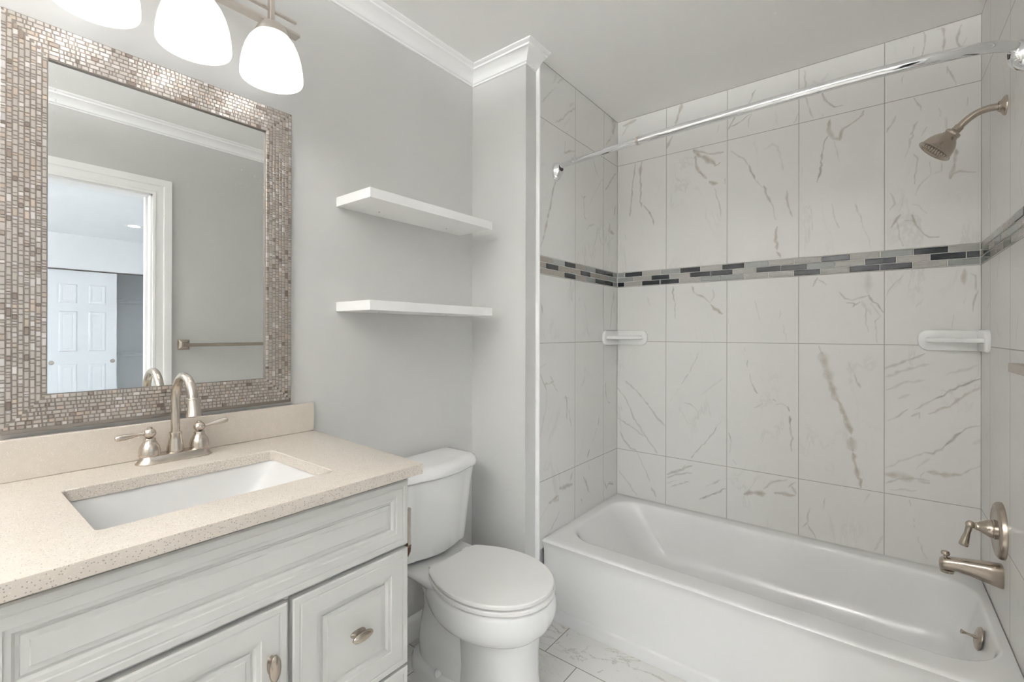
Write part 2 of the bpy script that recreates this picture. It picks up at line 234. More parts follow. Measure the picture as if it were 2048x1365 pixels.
VEINS=[('B',5.5,0.7,1,[(438,2214),(434,2160),(424,2091),(416,2022),(408,1921)]),('B',10.9,0.8,1,[(478,2216),(469,2176),(468,2137)]),('B',5.4,0.8,1,[(468,2137),(473,2090),(469,2013),(475,1965)]),('B',6.9,0.8,1,[(487,1971),(515,1936),(535,1898),(546,1855)]),('B',14.2,0.6,1,[(366,2446),(400,2451),(441,2459)]),('B',5.6,0.5,1,[(400,2435),(358,2391)]),('B',13.3,0.7,1,[(696,2471),(681,2424),(663,2370)]),('B',10.5,0.7,1,[(648,2315),(626,2276),(615,2253)]),('B',15.7,0.8,1,[(757,2211),(781,2180),(809,2165),(842,2137),(863,2112)]),('B',9.8,0.8,1,[(859,2109),(886,2120)]),('B',9.3,0.9,1,[(764,2177),(774,2117),(795,2084),(822,2053)]),('B',16.9,0.8,1,[(836,2033),(856,2020),(873,2018)]),('B',6.4,0.7,1,[(781,2201),(842,2173),(902,2169)]),('B',4.9,0.6,0,[(859,1993),(876,1934),(889,1876),(889,1848)]),('B',8.3,0.6,1,[(909,2032),(910,2010)]),('B',3.6,0.5,0,[(781,2094),(816,2051)]),('B',5.4,0.6,0,[(934,2165),(960,2141),(991,2117),(1016,2078)]),('B',7.4,0.9,0,[(1016,2078),(1031,2034),(1043,2001)]),('B',3.3,0.5,0,[(1043,2001),(1076,1958)]),('B',9.2,0.7,0,[(1081,1964),(1094,1915),(1111,1879)]),('B',3.9,0.6,0,[(1111,1879),(1123,1838),(1131,1797)]),('B',8.5,0.9,1,[(1137,1761),(1133,1712),(1137,1653)]),('B',11.7,0.8,1,[(1136,1644),(1152,1619)]),('B',7.8,0.25,0,[(1081,2136),(1117,2154),(1140,2135),(1154,2073),(1162,2022)]),('B',6.4,0.7,1,[(1176,1923),(1179,1874),(1188,1834),(1199,1800)]),('B',6.0,0.6,0,[(1045,2432),(1030,2397),(1009,2363)]),('B',6.2,0.7,0,[(959,2333),(934,2296),(921,2271)]),('B',4.0,0.6,0,[(1030,2329),(1015,2300),(1015,2263)]),('B',4.8,0.7,0,[(1021,2322),(978,2297),(924,2281)]),('B',4.5,0.5,0,[(1223,2267),(1201,2228)]),('B',6.3,0.3,0,[(376,1823),(385,1791)]),('B',6.3,0.3,0,[(879,2311),(872,2271)]),('B',10.4,0.75,1,[(1340,2206),(1337,2158),(1354,2121),(1377,2111),(1386,2153),(1418,2168)]),('B',7.0,0.7,1,[(1418,2168),(1444,2184),(1459,2211)]),('B',6.5,0.8,0,[(1334,2135),(1317,2098),(1307,2027)]),('B',7.4,0.9,0,[(1307,2027),(1303,1971),(1293,1940)]),('B',4.8,0.3,0,[(1357,2104),(1367,2054),(1377,2012)]),('B',4.0,0.4,0,[(1347,1833),(1357,1775),(1374,1724)]),('B',3.9,0.4,1,[(1431,1819),(1454,1737)]),('B',3.1,0.3,0,[(1454,1737),(1475,1672),(1484,1624)]),('B',5.8,0.5,0,[(1244,2457),(1251,2397),(1247,2340),(1265,2276),(1279,2231)]),('B',8.1,0.7,1,[(1313,2331),(1330,2289)]),('B',4.8,0.8,0,[(1330,2289),(1357,2257),(1386,2256)]),('B',11.4,0.25,0,[(1333,2410),(1306,2378),(1279,2396)]),('B',6.5,0.4,0,[(1313,2238),(1317,2224)]),('B',4.4,0.7,0,[(1649,2470),(1654,2432),(1643,2362)]),('B',10.1,0.5,1,[(1692,2464),(1711,2460)]),('B',6.5,0.6,1,[(1705,2466),(1711,2424),(1708,2375)]),('B',7.1,0.6,0,[(1760,2454),(1747,2410),(1755,2371),(1745,2354)]),('B',6.4,0.6,0,[(1719,2306),(1719,2281)]),('B',4.3,0.6,0,[(1721,2298),(1734,2265),(1745,2233)]),('B',4.4,0.5,0,[(1621,2422),(1618,2394)]),('B',4.5,0.4,0,[(1587,2315),(1584,2286)]),('B',3.5,0.3,0,[(1775,2399),(1755,2361)]),('B',6.8,0.5,0,[(1564,2157),(1550,2124),(1535,2097)]),('B',8.9,0.45,0,[(1632,2116),(1610,2070)]),('B',8.2,0.6,1,[(1616,2076),(1607,2019)]),('B',4.5,0.4,0,[(1607,2019),(1593,1981)]),('B',4.4,0.6,0,[(1621,2215),(1643,2157)]),('B',6.6,0.4,1,[(1660,2086),(1644,2054)]),('B',4.4,0.6,0,[(1621,1986),(1633,1968),(1630,1947),(1624,1867)]),('B',8.5,0.8,1,[(1745,1978),(1741,1922)]),('B',10.0,0.8,1,[(1741,1922),(1729,1868)]),('B',6.3,0.8,1,[(1735,1884),(1755,1891),(1780,1882),(1798,1878)]),('B',3.7,0.4,0,[(1668,1946),(1671,1894),(1638,1857),(1627,1822)]),('B',3.6,0.5,0,[(1703,1938),(1703,1902),(1682,1896)]),('B',5.0,0.4,1,[(1716,2107),(1719,2056)]),('B',4.2,0.4,0,[(1778,2166),(1775,2139)]),('B',3.6,0.4,0,[(1695,2149),(1698,2119)]),('B',5.3,0.4,0,[(1547,1844),(1562,1796),(1547,1776)]),('B',4.5,0.3,0,[(1593,1828),(1576,1764)]),('B',6.8,0.7,1,[(1579,1748),(1562,1721),(1550,1700)]),('B',6.7,0.9,1,[(1616,1743),(1622,1720),(1638,1684)]),('B',4.4,0.95,0,[(1638,1684),(1652,1660),(1668,1646),(1695,1644)]),('B',4.4,0.6,0,[(1593,1724),(1622,1716)]),('B',4.5,0.5,0,[(1570,1720),(1576,1651),(1588,1620)]),('B',2.9,0.3,0,[(1616,1787),(1638,1776),(1660,1743)]),('B',5.0,0.25,0,[(1237,2018),(1236,1977)]),('B',8.1,0.8,0,[(651,1510),(654,1465),(661,1429)]),('B',5.4,0.5,0,[(661,1429),(662,1340)]),('B',7.8,0.7,0,[(748,1509),(765,1469),(811,1445),(839,1418)]),('B',10.2,0.8,1,[(843,1409),(860,1386),(900,1359)]),('B',6.8,0.4,0,[(851,1481),(860,1455),(843,1422)]),('B',5.5,0.5,0,[(574,1515),(581,1507)]),('B',4.2,0.4,0,[(892,1408),(893,1399)]),('B',4.0,0.3,0,[(1043,1422),(1054,1373),(1065,1325)]),('B',3.9,0.3,0,[(1150,1371),(1146,1331)]),('B',3.9,0.3,0,[(1163,1300),(1177,1222)]),('B',5.5,0.25,0,[(508,1463),(527,1416)]),('B',5.3,0.3,0,[(786,1164),(736,1058)]),('B',5.3,0.55,0,[(731,1049),(697,994)]),('B',5.1,0.3,0,[(900,1041),(852,996),(795,944)]),('B',4.2,0.3,0,[(892,822),(869,785)]),('B',7.6,0.8,0,[(869,789),(861,767)]),('B',5.1,0.5,0,[(861,767),(820,710),(762,641)]),('B',8.7,0.9,0,[(762,636),(749,617)]),('B',4.4,0.4,0,[(710,897),(744,892),(770,868)]),('B',3.6,0.2,0,[(692,984),(639,900)]),('B',6.5,0.5,0,[(999,1191),(1001,1178)]),('B',6.5,0.5,0,[(1013,1130),(1013,1097)]),('B',4.1,0.4,0,[(1022,1065),(1033,1017)]),('B',6.4,0.7,0,[(1033,1017),(1055,974)]),('B',6.3,0.7,0,[(1122,952),(1133,945)]),('B',4.7,0.5,0,[(1133,929),(1157,936),(1181,922)]),('B',9.3,0.9,0,[(1181,922),(1188,904)]),('B',8.5,0.95,0,[(1188,880),(1192,838)]),('B',4.6,0.6,1,[(1192,838),(1195,796),(1198,719)]),('B',6.7,0.8,0,[(928,768),(939,728)]),('B',5.0,0.3,0,[(939,728),(932,668)]),('B',7.4,0.6,0,[(947,638),(963,619)]),('B',6.4,0.35,0,[(1044,905),(1077,928),(1069,947)]),('B',8.5,0.45,0,[(380,991),(450,939),(518,861)]),('B',10.0,0.5,0,[(518,861),(575,793),(607,765)]),('B',6.7,0.5,0,[(333,949),(380,895),(411,840),(431,776)]),('B',9.3,0.45,0,[(411,840),(431,786),(490,709),(566,609)]),('B',7.6,0.5,0,[(334,775),(431,729),(490,690)]),('B',7.6,0.5,0,[(350,699),(381,646),(411,613),(451,600)]),('B',12.3,0.6,0,[(622,505),(675,533),(728,565),(749,573)]),('B',7.9,0.6,0,[(702,551),(715,571)]),('B',7.2,0.5,0,[(622,487),(658,508),(753,539)]),('B',7.0,0.4,0,[(640,441),(736,488)]),('B',7.6,0.7,0,[(913,489),(861,453),(787,407)]),('B',7.6,0.35,0,[(820,479),(885,526)]),('B',6.2,0.35,0,[(622,460),(675,484)]),('B',5.6,0.5,0,[(451,595),(461,583)]),('B',7.5,0.3,0,[(461,583),(490,522),(529,446)]),('B',11.0,0.45,0,[(534,419),(562,370)]),('B',7.6,0.3,0,[(340,476),(411,404),(451,355)]),('B',16.3,0.75,1,[(1000,481),(1023,494),(1088,503)]),('B',7.9,0.5,1,[(1081,524),(1116,563),(1178,587)]),('B',12.5,0.7,1,[(1130,515),(1171,520),(1211,521)]),('B',10.8,0.6,1,[(1198,557),(1215,529)]),('B',6.9,0.5,1,[(1185,554),(1211,581)]),('B',8.7,0.7,1,[(1296,1511),(1288,1497),(1280,1474)]),('B',5.7,0.5,0,[(1300,1501),(1328,1479)]),('B',5.6,0.8,0,[(1375,1444),(1395,1415),(1421,1405)]),('B',5.5,0.6,0,[(1421,1405),(1454,1417),(1480,1425)]),('B',21.9,0.3,0,[(1476,1512),(1475,1435)]),('B',9.1,0.95,0,[(1476,1425),(1491,1396)]),('B',4.5,0.95,0,[(1491,1396),(1512,1374),(1525,1351)]),('B',4.6,0.7,0,[(1402,1396),(1429,1392),(1423,1377),(1447,1397)]),('B',4.6,0.4,0,[(1465,1389),(1469,1325),(1476,1270)]),('B',4.5,0.4,0,[(1484,1389),(1516,1333),(1498,1315),(1505,1225)]),('B',12.8,0.2,0,[(1454,1399),(1484,1343)]),('B',6.2,0.4,0,[(1588,1499),(1554,1457),(1537,1422)]),('B',4.5,0.4,0,[(1537,1422),(1533,1405)]),('B',9.1,0.7,1,[(1769,1511),(1769,1453)]),('B',4.9,0.6,0,[(1784,1493),(1799,1484),(1800,1426)]),('B',4.9,0.7,0,[(1806,1426),(1800,1410),(1793,1377),(1791,1348)]),('B',4.2,0.3,0,[(1739,1337),(1733,1287)]),('B',4.2,0.3,0,[(1771,1399),(1767,1378)]),('B',5.8,0.7,0,[(1301,1207),(1313,1174)]),('B',22.9,0.65,1,[(1313,1174),(1329,1108),(1339,1070)]),('B',36.1,0.55,1,[(1333,1098),(1345,1046)]),('B',20.8,0.75,1,[(1345,1046),(1356,1005),(1372,968)]),('B',13.1,0.8,1,[(1372,968),(1399,896),(1418,833)]),('B',20.4,0.7,1,[(1418,814),(1424,759)]),('B',10.2,0.85,1,[(1424,750),(1437,678),(1452,607)]),('B',5.6,0.3,0,[(1406,1139),(1421,1103)]),('B',7.4,0.6,0,[(1429,1085),(1436,1057),(1451,1031)]),('B',7.4,0.4,0,[(1457,645),(1452,626)]),('B',5.7,0.3,0,[(1376,1185),(1377,1178)]),('B',14.1,0.5,0,[(1532,1118),(1588,1147),(1628,1166)]),('B',7.8,0.7,0,[(1615,1161),(1635,1170),(1654,1182)]),('B',10.5,0.35,0,[(1532,1082),(1609,1121),(1667,1141)]),('B',8.8,0.3,0,[(1534,1028),(1602,1068),(1654,1076)]),('B',6.0,0.5,0,[(1622,956),(1674,996)]),('B',6.6,0.8,0,[(1674,996),(1730,1043),(1778,1072),(1813,1092)]),('B',7.8,0.6,0,[(1615,929),(1638,945),(1638,923)]),('B',7.6,0.6,1,[(1667,944),(1712,974),(1727,977)]),('B',6.6,0.5,1,[(1727,980),(1772,1030),(1813,1058)]),('B',6.2,0.5,0,[(1541,903),(1575,925),(1602,954)]),('B',8.2,0.3,0,[(1718,1101),(1808,1143)]),('B',10.5,0.3,0,[(1575,996),(1609,1016)]),('B',6.1,0.4,0,[(1533,705),(1602,753),(1655,787)]),('B',7.7,0.7,0,[(1655,789),(1680,787),(1712,822)]),('B',7.5,0.8,0,[(1712,822),(1736,851),(1761,883)]),('B',5.8,0.6,0,[(1761,883),(1790,908),(1814,915)]),('B',19.5,0.6,1,[(1537,679),(1575,682),(1619,681)]),('B',22.1,0.6,1,[(1664,713),(1699,711)]),('B',13.3,0.6,1,[(1699,710),(1758,719)]),('B',7.0,0.5,0,[(1534,642),(1575,668),(1629,679),(1668,678)]),('B',12.0,0.4,0,[(1635,671),(1668,669)]),('B',6.1,0.4,0,[(1548,618),(1629,631)]),('B',6.9,0.3,0,[(1629,718),(1668,764)]),('B',4.9,0.4,0,[(1761,721),(1814,764)]),('B',24.5,0.35,1,[(1796,847),(1817,862)]),('B',5.2,0.4,0,[(1655,710),(1635,671)]),('B',5.8,0.5,0,[(1269,477),(1261,412),(1240,382)]),('B',5.8,0.5,0,[(1261,402),(1290,347)]),('B',5.7,0.4,0,[(1325,533),(1318,484)]),('B',8.2,0.3,1,[(1524,420),(1499,354)]),('B',6.1,0.5,0,[(1609,587),(1612,566)]),('B',7.0,0.5,0,[(1622,512),(1624,505)]),('B',7.0,0.5,0,[(1622,488),(1624,482)]),('B',4.3,0.3,0,[(1636,446),(1649,389)]),('B',6.9,0.6,0,[(1649,389),(1663,366)]),('B',5.5,0.3,0,[(1481,586),(1463,545)]),('B',8.7,0.2,0,[(1648,1400),(1628,1374)]),('L',8.1,0.35,1,[(-644,2480),(-675,2412)]),('L',5.6,0.4,1,[(-599,2489),(-592,2468),(-644,2429)]),('L',5.3,0.4,0,[(-662,2400),(-717,2341),(-764,2292)]),('L',11.4,0.3,1,[(-483,2399),(-531,2359)]),('L',5.6,0.6,1,[(-476,2375),(-558,2313),(-591,2277),(-655,2240)]),('L',4.2,0.3,0,[(-524,2312),(-585,2241)]),('L',3.9,0.4,0,[(-746,2214),(-766,2181)]),('L',4.2,0.6,0,[(-569,2183),(-578,2114)]),('L',6.4,0.6,1,[(-578,2124),(-524,2148),(-475,2163)]),('L',4.2,0.4,0,[(-475,2149),(-551,2069)]),('L',6.1,0.8,1,[(-648,1973),(-673,1926),(-685,1883)]),('L',9.4,0.8,1,[(-685,1883),(-697,1833),(-721,1781)]),('L',10.5,0.8,1,[(-721,1775),(-744,1705)]),('L',6.5,0.7,1,[(-744,1701),(-775,1644)]),('L',4.7,0.5,0,[(-294,2181),(-269,2142),(-236,2104)]),('L',6.0,0.7,0,[(-416,1960),(-394,1946),(-371,1963)]),('L',4.5,0.8,0,[(-386,1948),(-381,1855),(-363,1844)]),('L',6.1,0.5,0,[(-355,1797),(-332,1820),(-276,1838)]),('L',4.7,0.5,0,[(-235,1826),(-259,1763),(-276,1722)]),('L',3.8,0.3,0,[(-185,2102),(-332,1926)]),('L',16.5,0.6,1,[(-24,2466),(-61,2387)]),('L',7.3,0.5,1,[(-71,2371),(-142,2299)]),('L',7.4,0.6,1,[(-13,2180),(-79,2121),(-150,2046)]),('L',11.7,0.6,1,[(-22,1985),(-41,1931)]),('L',21.2,0.6,1,[(-96,1871),(-105,1833)]),('L',15.0,0.7,1,[(-96,1830),(-40,1827)]),('L',4.9,0.4,0,[(-50,1809),(-131,1751)]),('L',3.6,0.3,0,[(-474,2000),(-470,1990)]),('L',4.7,0.6,0,[(-515,1513),(-508,1420)]),('L',6.8,0.6,0,[(-769,1389),(-758,1347)]),('L',6.9,0.5,0,[(-750,1257),(-738,1236)]),('L',5.1,0.6,1,[(-780,1084),(-757,1049),(-726,1003)]),('L',7.7,0.3,0,[(-726,1003),(-726,934),(-756,853),(-779,797)]),('L',6.2,0.5,1,[(-742,1030),(-671,1037),(-695,1066)]),('L',4.5,0.5,0,[(-679,1029),(-631,990)]),('L',5.2,0.4,0,[(-787,1102),(-727,1124)]),('L',7.3,0.7,0,[(-563,960),(-549,931),(-548,848)]),('L',4.7,0.5,0,[(-536,893),(-509,805)]),('L',9.2,0.2,0,[(-580,953),(-536,948)]),('L',4.9,0.3,0,[(-379,1418),(-349,1301)]),('L',5.9,0.5,0,[(-359,1296),(-328,1242)]),('L',6.2,0.4,0,[(-223,1241),(-212,1221)]),('L',7.1,0.7,0,[(-217,811),(-232,767)]),('L',4.0,0.4,0,[(-243,753),(-295,682)]),('L',7.9,0.7,0,[(-326,658),(-346,618)]),('L',4.8,0.3,0,[(-374,1047),(-397,991)]),('L',12.9,0.5,1,[(-39,1495),(-51,1446)]),('L',6.4,0.5,1,[(-63,1434),(-87,1283)]),('L',5.4,0.4,0,[(-47,1446),(-32,1371)]),('L',7.4,0.7,0,[(-144,989),(-132,894)]),('L',6.4,0.5,0,[(-120,882),(-85,872)]),('L',14.9,0.5,1,[(-499,575),(-517,538)]),('L',14.5,0.6,1,[(-499,519),(-578,526),(-621,528)]),('L',16.1,0.6,1,[(-701,488),(-629,499)]),('L',8.0,0.5,1,[(-620,501),(-625,477),(-669,484)]),('L',5.3,0.5,0,[(-612,422),(-645,392),(-693,360)]),('L',4.3,0.3,0,[(-785,428),(-709,482)]),('L',8.9,0.6,1,[(-386,529),(-325,435)]),('L',6.0,0.3,0,[(-346,593),(-315,547)]),('L',7.7,0.4,0,[(-414,425),(-395,401)]),('L',7.4,0.6,0,[(-160,458),(-130,404),(-107,424),(-42,408)]),('L',10.8,0.4,1,[(-95,432),(-47,403)]),('R',4.8,0.5,1,[(-332,1520),(-298,1481),(-275,1436)]),('R',4.2,0.4,1,[(-202,1402),(-123,1355),(-38,1299)]),('R',2.9,0.4,0,[(-300,1219),(-300,1176),(-323,1116)]),('R',6.7,0.35,0,[(-575,1311),(-541,1245)]),('R',2.5,0.4,0,[(-309,2349),(-214,2278)]),('R',2.7,0.4,0,[(-366,2109),(-408,2022)]),('R',2.6,0.3,0,[(-477,2037),(-458,2019)]),('R',4.9,0.4,1,[(-618,1803),(-585,1760)]),('R',4.0,0.4,1,[(-585,1715),(-618,1638)]),('R',2.4,0.3,0,[(-356,1960),(-334,1818)]),('R',3.8,0.3,1,[(-37,2199),(-52,2149)]),('R',2.4,0.3,0,[(-402,842),(-413,773)]),('R',2.1,0.3,0,[(-615,883),(-639,871)]),('R',2.3,0.35,0,[(-477,504),(-483,474)])]

# ------------------------------------------------------------------ mesh helpers
class MB:
    def __init__(s): s.v = []; s.f = []; s.mi = []; s.cur = 0
    def add(s, vs, fs):
        k = len(s.v); s.v += [tuple(p) for p in vs]
        for f in fs: s.f.append(tuple(i+k for i in f)); s.mi.append(s.cur)
        return s
    def box(s, x0, x1, y0, y1, z0, z1):
        return s.add([(x, y, z) for x in (x0, x1) for y in (y0, y1) for z in (z0, z1)],
                     [(0, 1, 3, 2), (4, 6, 7, 5), (0, 4, 5, 1), (2, 3, 7, 6), (0, 2, 6, 4), (1, 5, 7, 3)])
    def loft(s, loops, cap0=True, cap1=True, closed=True):
        n = len(loops[0]); vs = [p for l in loops for p in l]; fs = []
        for i in range(len(loops)-1):
            for j in range(n if closed else n-1):
                a = i*n+j; b = i*n+(j+1) % n; fs.append((a, b, b+n, a+n))
        if cap0: fs.append(tuple(range(n-1, -1, -1)))
        if cap1: fs.append(tuple((len(loops)-1)*n+j for j in range(n)))
        return s.add(vs, fs)
    def lathe(s, prof, o=(0, 0, 0), axis=(0, 0, 1), n=32, cap=True):
        w = Vector(axis).normalized(); u = w.orthogonal().normalized(); v = w.cross(u); o = Vector(o)
        L = [[o+w*h+(u*math.cos(2*math.pi*j/n)+v*math.sin(2*math.pi*j/n))*max(r, 1e-5) for j in range(n)] for r, h in prof]
        return s.loft(L, cap, cap)
    def tube(s, pts, rad, n=16, cap=True):
        P = [Vector(p) for p in pts]; rr = rad if isinstance(rad, (list, tuple)) else [rad]*len(P)
        T = [(P[min(i+1, len(P)-1)]-P[max(i-1, 0)]).normalized() for i in range(len(P))]
        u = T[0].orthogonal().normalized(); L = []
        for i, p in enumerate(P):
            u = (u-T[i]*u.dot(T[i])).normalized(); v = T[i].cross(u)
            L.append([p+(u*math.cos(2*math.pi*j/n)+v*math.sin(2*math.pi*j/n))*rr[i] for j in range(n)])
        return s.loft(L, cap, cap)
    def sphere(s, c, r, n=20, m=12, sc=(1, 1, 1)):
        L = []
        for i in range(m+1):
            a = math.pi*i/m; q = max(math.sin(a), 1e-4)
            L.append([(c[0]+sc[0]*r*q*math.cos(2*math.pi*j/n), c[1]+sc[1]*r*q*math.sin(2*math.pi*j/n), c[2]-sc[2]*r*math.cos(a)) for j in range(n)])
        return s.loft(L)
    def build(s, name, mat, parent=None, smooth=None, bevel=0, seg=2, loc=None, recalc=True):
        me = bpy.data.meshes.new(name); me.from_pydata(s.v, [], s.f)
        for m in (mat if isinstance(mat, list) else [mat]): me.materials.append(m)
        if isinstance(mat, list): me.polygons.foreach_set('material_index', s.mi)
        if recalc:
            import bmesh
            bm = bmesh.new(); bm.from_mesh(me); bmesh.ops.recalc_face_normals(bm, faces=bm.faces); bm.to_mesh(me); bm.free()
        if smooth:
            me.shade_smooth(); me.set_sharp_from_angle(angle=R(smooth))
        o = bpy.data.objects.new(name, me); col.objects.link(o)
        if parent is not None: o.parent = parent; o.matrix_parent_inverse = parent.matrix_world.inverted()
        if bevel:
            b = o.modifiers.new('bevel', 'BEVEL'); b.width = bevel; b.segments = seg; b.limit_method = 'ANGLE'; b.angle_limit = R(40); b.harden_normals = False
            me.shade_smooth(); me.set_sharp_from_angle(angle=R(35))
        return o
def thing(name, label, cat, loc=(0, 0, 0), group=None):
    o = bpy.data.objects.new(name, None); o.empty_display_size = .1; o.location = loc; col.objects.link(o)
    o.matrix_world = Matrix.Translation(loc)
    o['label'] = label; o['category'] = cat
    if group: o['group'] = group
    return o
def tag(o, label, cat, group=None):
    o['label'] = label; o['category'] = cat
    if group: o['group'] = group
    return o
def struct(o, label=None):
    o['kind'] = 'structure'
    if label: o['label'] = label
    return o
def copy_tree(root, loc, label, group=None):
    r = root.copy(); col.objects.link(r); r.location = loc; r['label'] = label
    if group: r['group'] = group
    for ch in list(root.children):
        c = ch.copy(); c.parent = r; col.objects.link(c)
        for g in list(ch.children):
            d = g.copy(); d.parent = c; col.objects.link(d)
    return r
def rrect(x0, x1, y0, y1, r, z, k=8):
    P = []
    rs = r if isinstance(r, (list, tuple)) else [r]*4
    for (cx, cy, a), q in zip(((x1, y1, 0), (x0, y1, 90), (x0, y0, 180), (x1, y0, 270)), rs):
        sx = -1 if cx == x1 else 1; sy = -1 if cy == y1 else 1
        for i in range(k+1):
            t = R(a+90*i/k); P.append((cx+sx*q+q*math.cos(t), cy+sy*q+q*math.sin(t), z))
    return P
def arc(c, r, a0, a1, n, plane='xz'):
    out = []
    for i in range(n+1):
        t = R(a0+(a1-a0)*i/n); p, q = r*math.cos(t), r*math.sin(t)
        out.append((c[0]+p, c[1], c[2]+q) if plane == 'xz' else (c[0]+p, c[1]+q, c[2]) if plane == 'xy' else (c[0], c[1]+p, c[2]+q))
    return out
def sweep(mb, prof, path):
    """prof: (offset, z) pairs; path: (x, y, dx, dy) mitre points, a point offset by d moves d*(dx,dy)."""
    L = [[(x+d*dx, y+d*dy, z) for d, z in prof] for x, y, dx, dy in path]
    return mb.loft(L)
def smooth_path(pts, n=6):
    P = [Vector(p) for p in pts]; P = [2*P[0]-P[1]]+P+[2*P[-1]-P[-2]]; out = []
    for i in range(1, len(P)-2):
        for k in range(n):
            t = k/n; a, b, c, d = P[i-1:i+3]
            out.append(.5*((2*b)+(c-a)*t+(2*a-5*b+4*c-d)*t*t+(3*b-a-3*c+d)*t**3))
    return out+[P[-2]]

# ------------------------------------------------------------------ room shell
struct(MB().box(0, 1.93, FRONT, 0, -.1, 0).build('floor', M['floor']))
struct(MB().box(-.12, 1.93, FRONT-.12, .12, H, H+.1).build('ceiling', M['ceiling']))
struct(MB().box(-.12, 0, FRONT-.12, NIB_Y, 0, H).build('wall_left', M['paint']), 'grey painted wall behind the vanity and the toilet')
struct(MB().box(-.12, .313, NIB_Y, .12, 0, H).build('wall_nib', M['paint']), 'short grey painted wall end beside the toilet and bathtub')
struct(MB().box(0, 1.93, FRONT-.12, FRONT, 0, H).build('wall_front', M['paint']))
rw = MB().box(XR, 1.93, FRONT, -2.41, 0, H).box(XR, 1.93, -1.645, -.793, 0, H).box(XR, 1.93, -2.41, -1.645, 2.06, H)
struct(rw.build('wall_right', M['paint']), 'grey painted wall with the doorway, seen in the mirror')

def vein_wall(name, key, mat, axis, const, a0, a1, sign, step=.003):
    z0, z1 = .30, H
    na, nz = int((a1-a0)/step)+1, int((z1-z0)/step)+1
    A = np.linspace(a0, a1, na); Zs = np.linspace(z0, z1, nz)
    gA, gZ = np.meshgrid(A, Zs, indexing='ij')
    V = np.zeros((2, na, nz), np.float32); rng = np.random.default_rng(abs(hash(key)) % 1 + ord(key))
    for wl, wmm, st, kind, pts in VEINS:
        if wl != key: continue
        P = np.array(pts, float)/1000; w = wmm/1000*(.78 if kind else .66)
        Q = [P[0]]
        for a, b in zip(P[:-1], P[1:]):            # subdivide with jitter
            d = np.linalg.norm(b-a); n = max(1, int(d/.014)); nr = np.array((-(b-a)[1], (b-a)[0]))/max(d, 1e-6)
            for i in range(1, n+1):
                q = a+(b-a)*i/n
                if i < n: q = q+nr*rng.normal(0, .0022)
                Q.append(q)
        Q = np.array(Q); n = len(Q); ws = w*(.45+.8*rng.random(n)); ws[0] *= .5; ws[-1] *= .4
        ss = np.minimum(1, st*(.62+.65*rng.random(n)))
        for i in range(n-1):
            a, b = Q[i], Q[i+1]; m = max(ws[i], ws[i+1])*2.2+.004
            i0 = max(0, int((min(a[0], b[0])-m-a0)/step)); i1 = min(na, int((max(a[0], b[0])+m-a0)/step)+2)
            j0 = max(0, int((min(a[1], b[1])-m-z0)/step)); j1 = min(nz, int((max(a[1], b[1])+m-z0)/step)+2)
            if i0 >= i1 or j0 >= j1: continue
            X = gA[i0:i1, j0:j1]; Y = gZ[i0:i1, j0:j1]; ab = b-a; L2 = max(ab@ab, 1e-9)
            t = np.clip(((X-a[0])*ab[0]+(Y-a[1])*ab[1])/L2, 0, 1)
            d = np.hypot(X-a[0]-t*ab[0], Y-a[1]-t*ab[1]); ww = ws[i]+(ws[i+1]-ws[i])*t
            val = (ss[i]+(ss[i+1]-ss[i])*t)*np.clip(1.25-d/np.maximum(ww, .0018), 0, 1)
            if kind: val2 = val*.75
            sub = V[kind, i0:i1, j0:j1]; np.maximum(sub, val, out=sub)
            if kind:                                 # a tan vein has a darker rim on one side
                rim = .5*st*np.clip(1-np.abs(d-ww*.9)/.0016, 0, 1)*(((X-a[0])*ab[1]-(Y-a[1])*ab[0]) > 0)
                sub = V[0, i0:i1, j0:j1]; np.maximum(sub, rim, out=sub)
    if axis == 'x': co = np.stack((gA, np.full_like(gA, const), gZ), -1)
    else: co = np.stack((np.full_like(gA, const), gA, gZ), -1)
    co = co.reshape(-1, 3)
    idx = np.arange(na*nz).reshape(na, nz)
    q = np.stack((idx[:-1, :-1], idx[1:, :-1], idx[1:, 1:], idx[:-1, 1:]), -1).reshape(-1, 4)
    if sign < 0: q = q[:, ::-1]
    # a body behind the face so the tile layer has thickness
    t = .012*(1 if sign > 0 else -1); nb = len(co)
    back = co[[idx[0, 0], idx[-1, 0], idx[-1, -1], idx[0, -1]]].copy()
    off = {('x'): (0, .012, 0)}.get(axis) or ((-.012, 0, 0) if const < 1 else (.012, 0, 0))
    back += np.array(off)
    me = bpy.data.meshes.new(name)
    co2 = np.concatenate((co, back)); nq = len(q)
    rims = [list(idx[:, 0])+[nb+1, nb], list(idx[-1, :])+[nb+2, nb+1], list(idx[::-1, -1])+[nb+3, nb+2], list(idx[0, ::-1])+[nb, nb+3]]
    loops = list(q.reshape(-1)); starts = list(range(0, nq*4, 4))
    for r in rims: starts.append(len(loops)); loops += [int(i) for i in r]
    me.vertices.add(len(co2)); me.vertices.foreach_set('co', co2.astype(np.float32).ravel())
    me.loops.add(len(loops)); me.loops.foreach_set('vertex_index', np.array(loops, np.int32))
    me.polygons.add(len(starts)); me.polygons.foreach_set('loop_start', np.array(starts, np.int32))
    me.update(calc_edges=True); me.validate()
    at = me.color_attributes.new('vein', 'FLOAT_COLOR', 'POINT')
    c = np.zeros((len(co2), 4), np.float32); c[:nb, 0] = V[0].ravel(); c[:nb, 1] = V[1].ravel(); c[:, 3] = 1
    at.data.foreach_set('color', c.ravel())
    me.materials.append(mat)
    o = bpy.data.objects.new(name, me); col.objects.link(o)
    return struct(o)
vein_wall('wall_back', 'B', M['tile_back'], 'x', 0.0, XL-.01, XR+.01, 1)
vein_wall('wall_tub_left', 'L', M['tile_side'], 'y', XL, -.781, 0.0, -1)
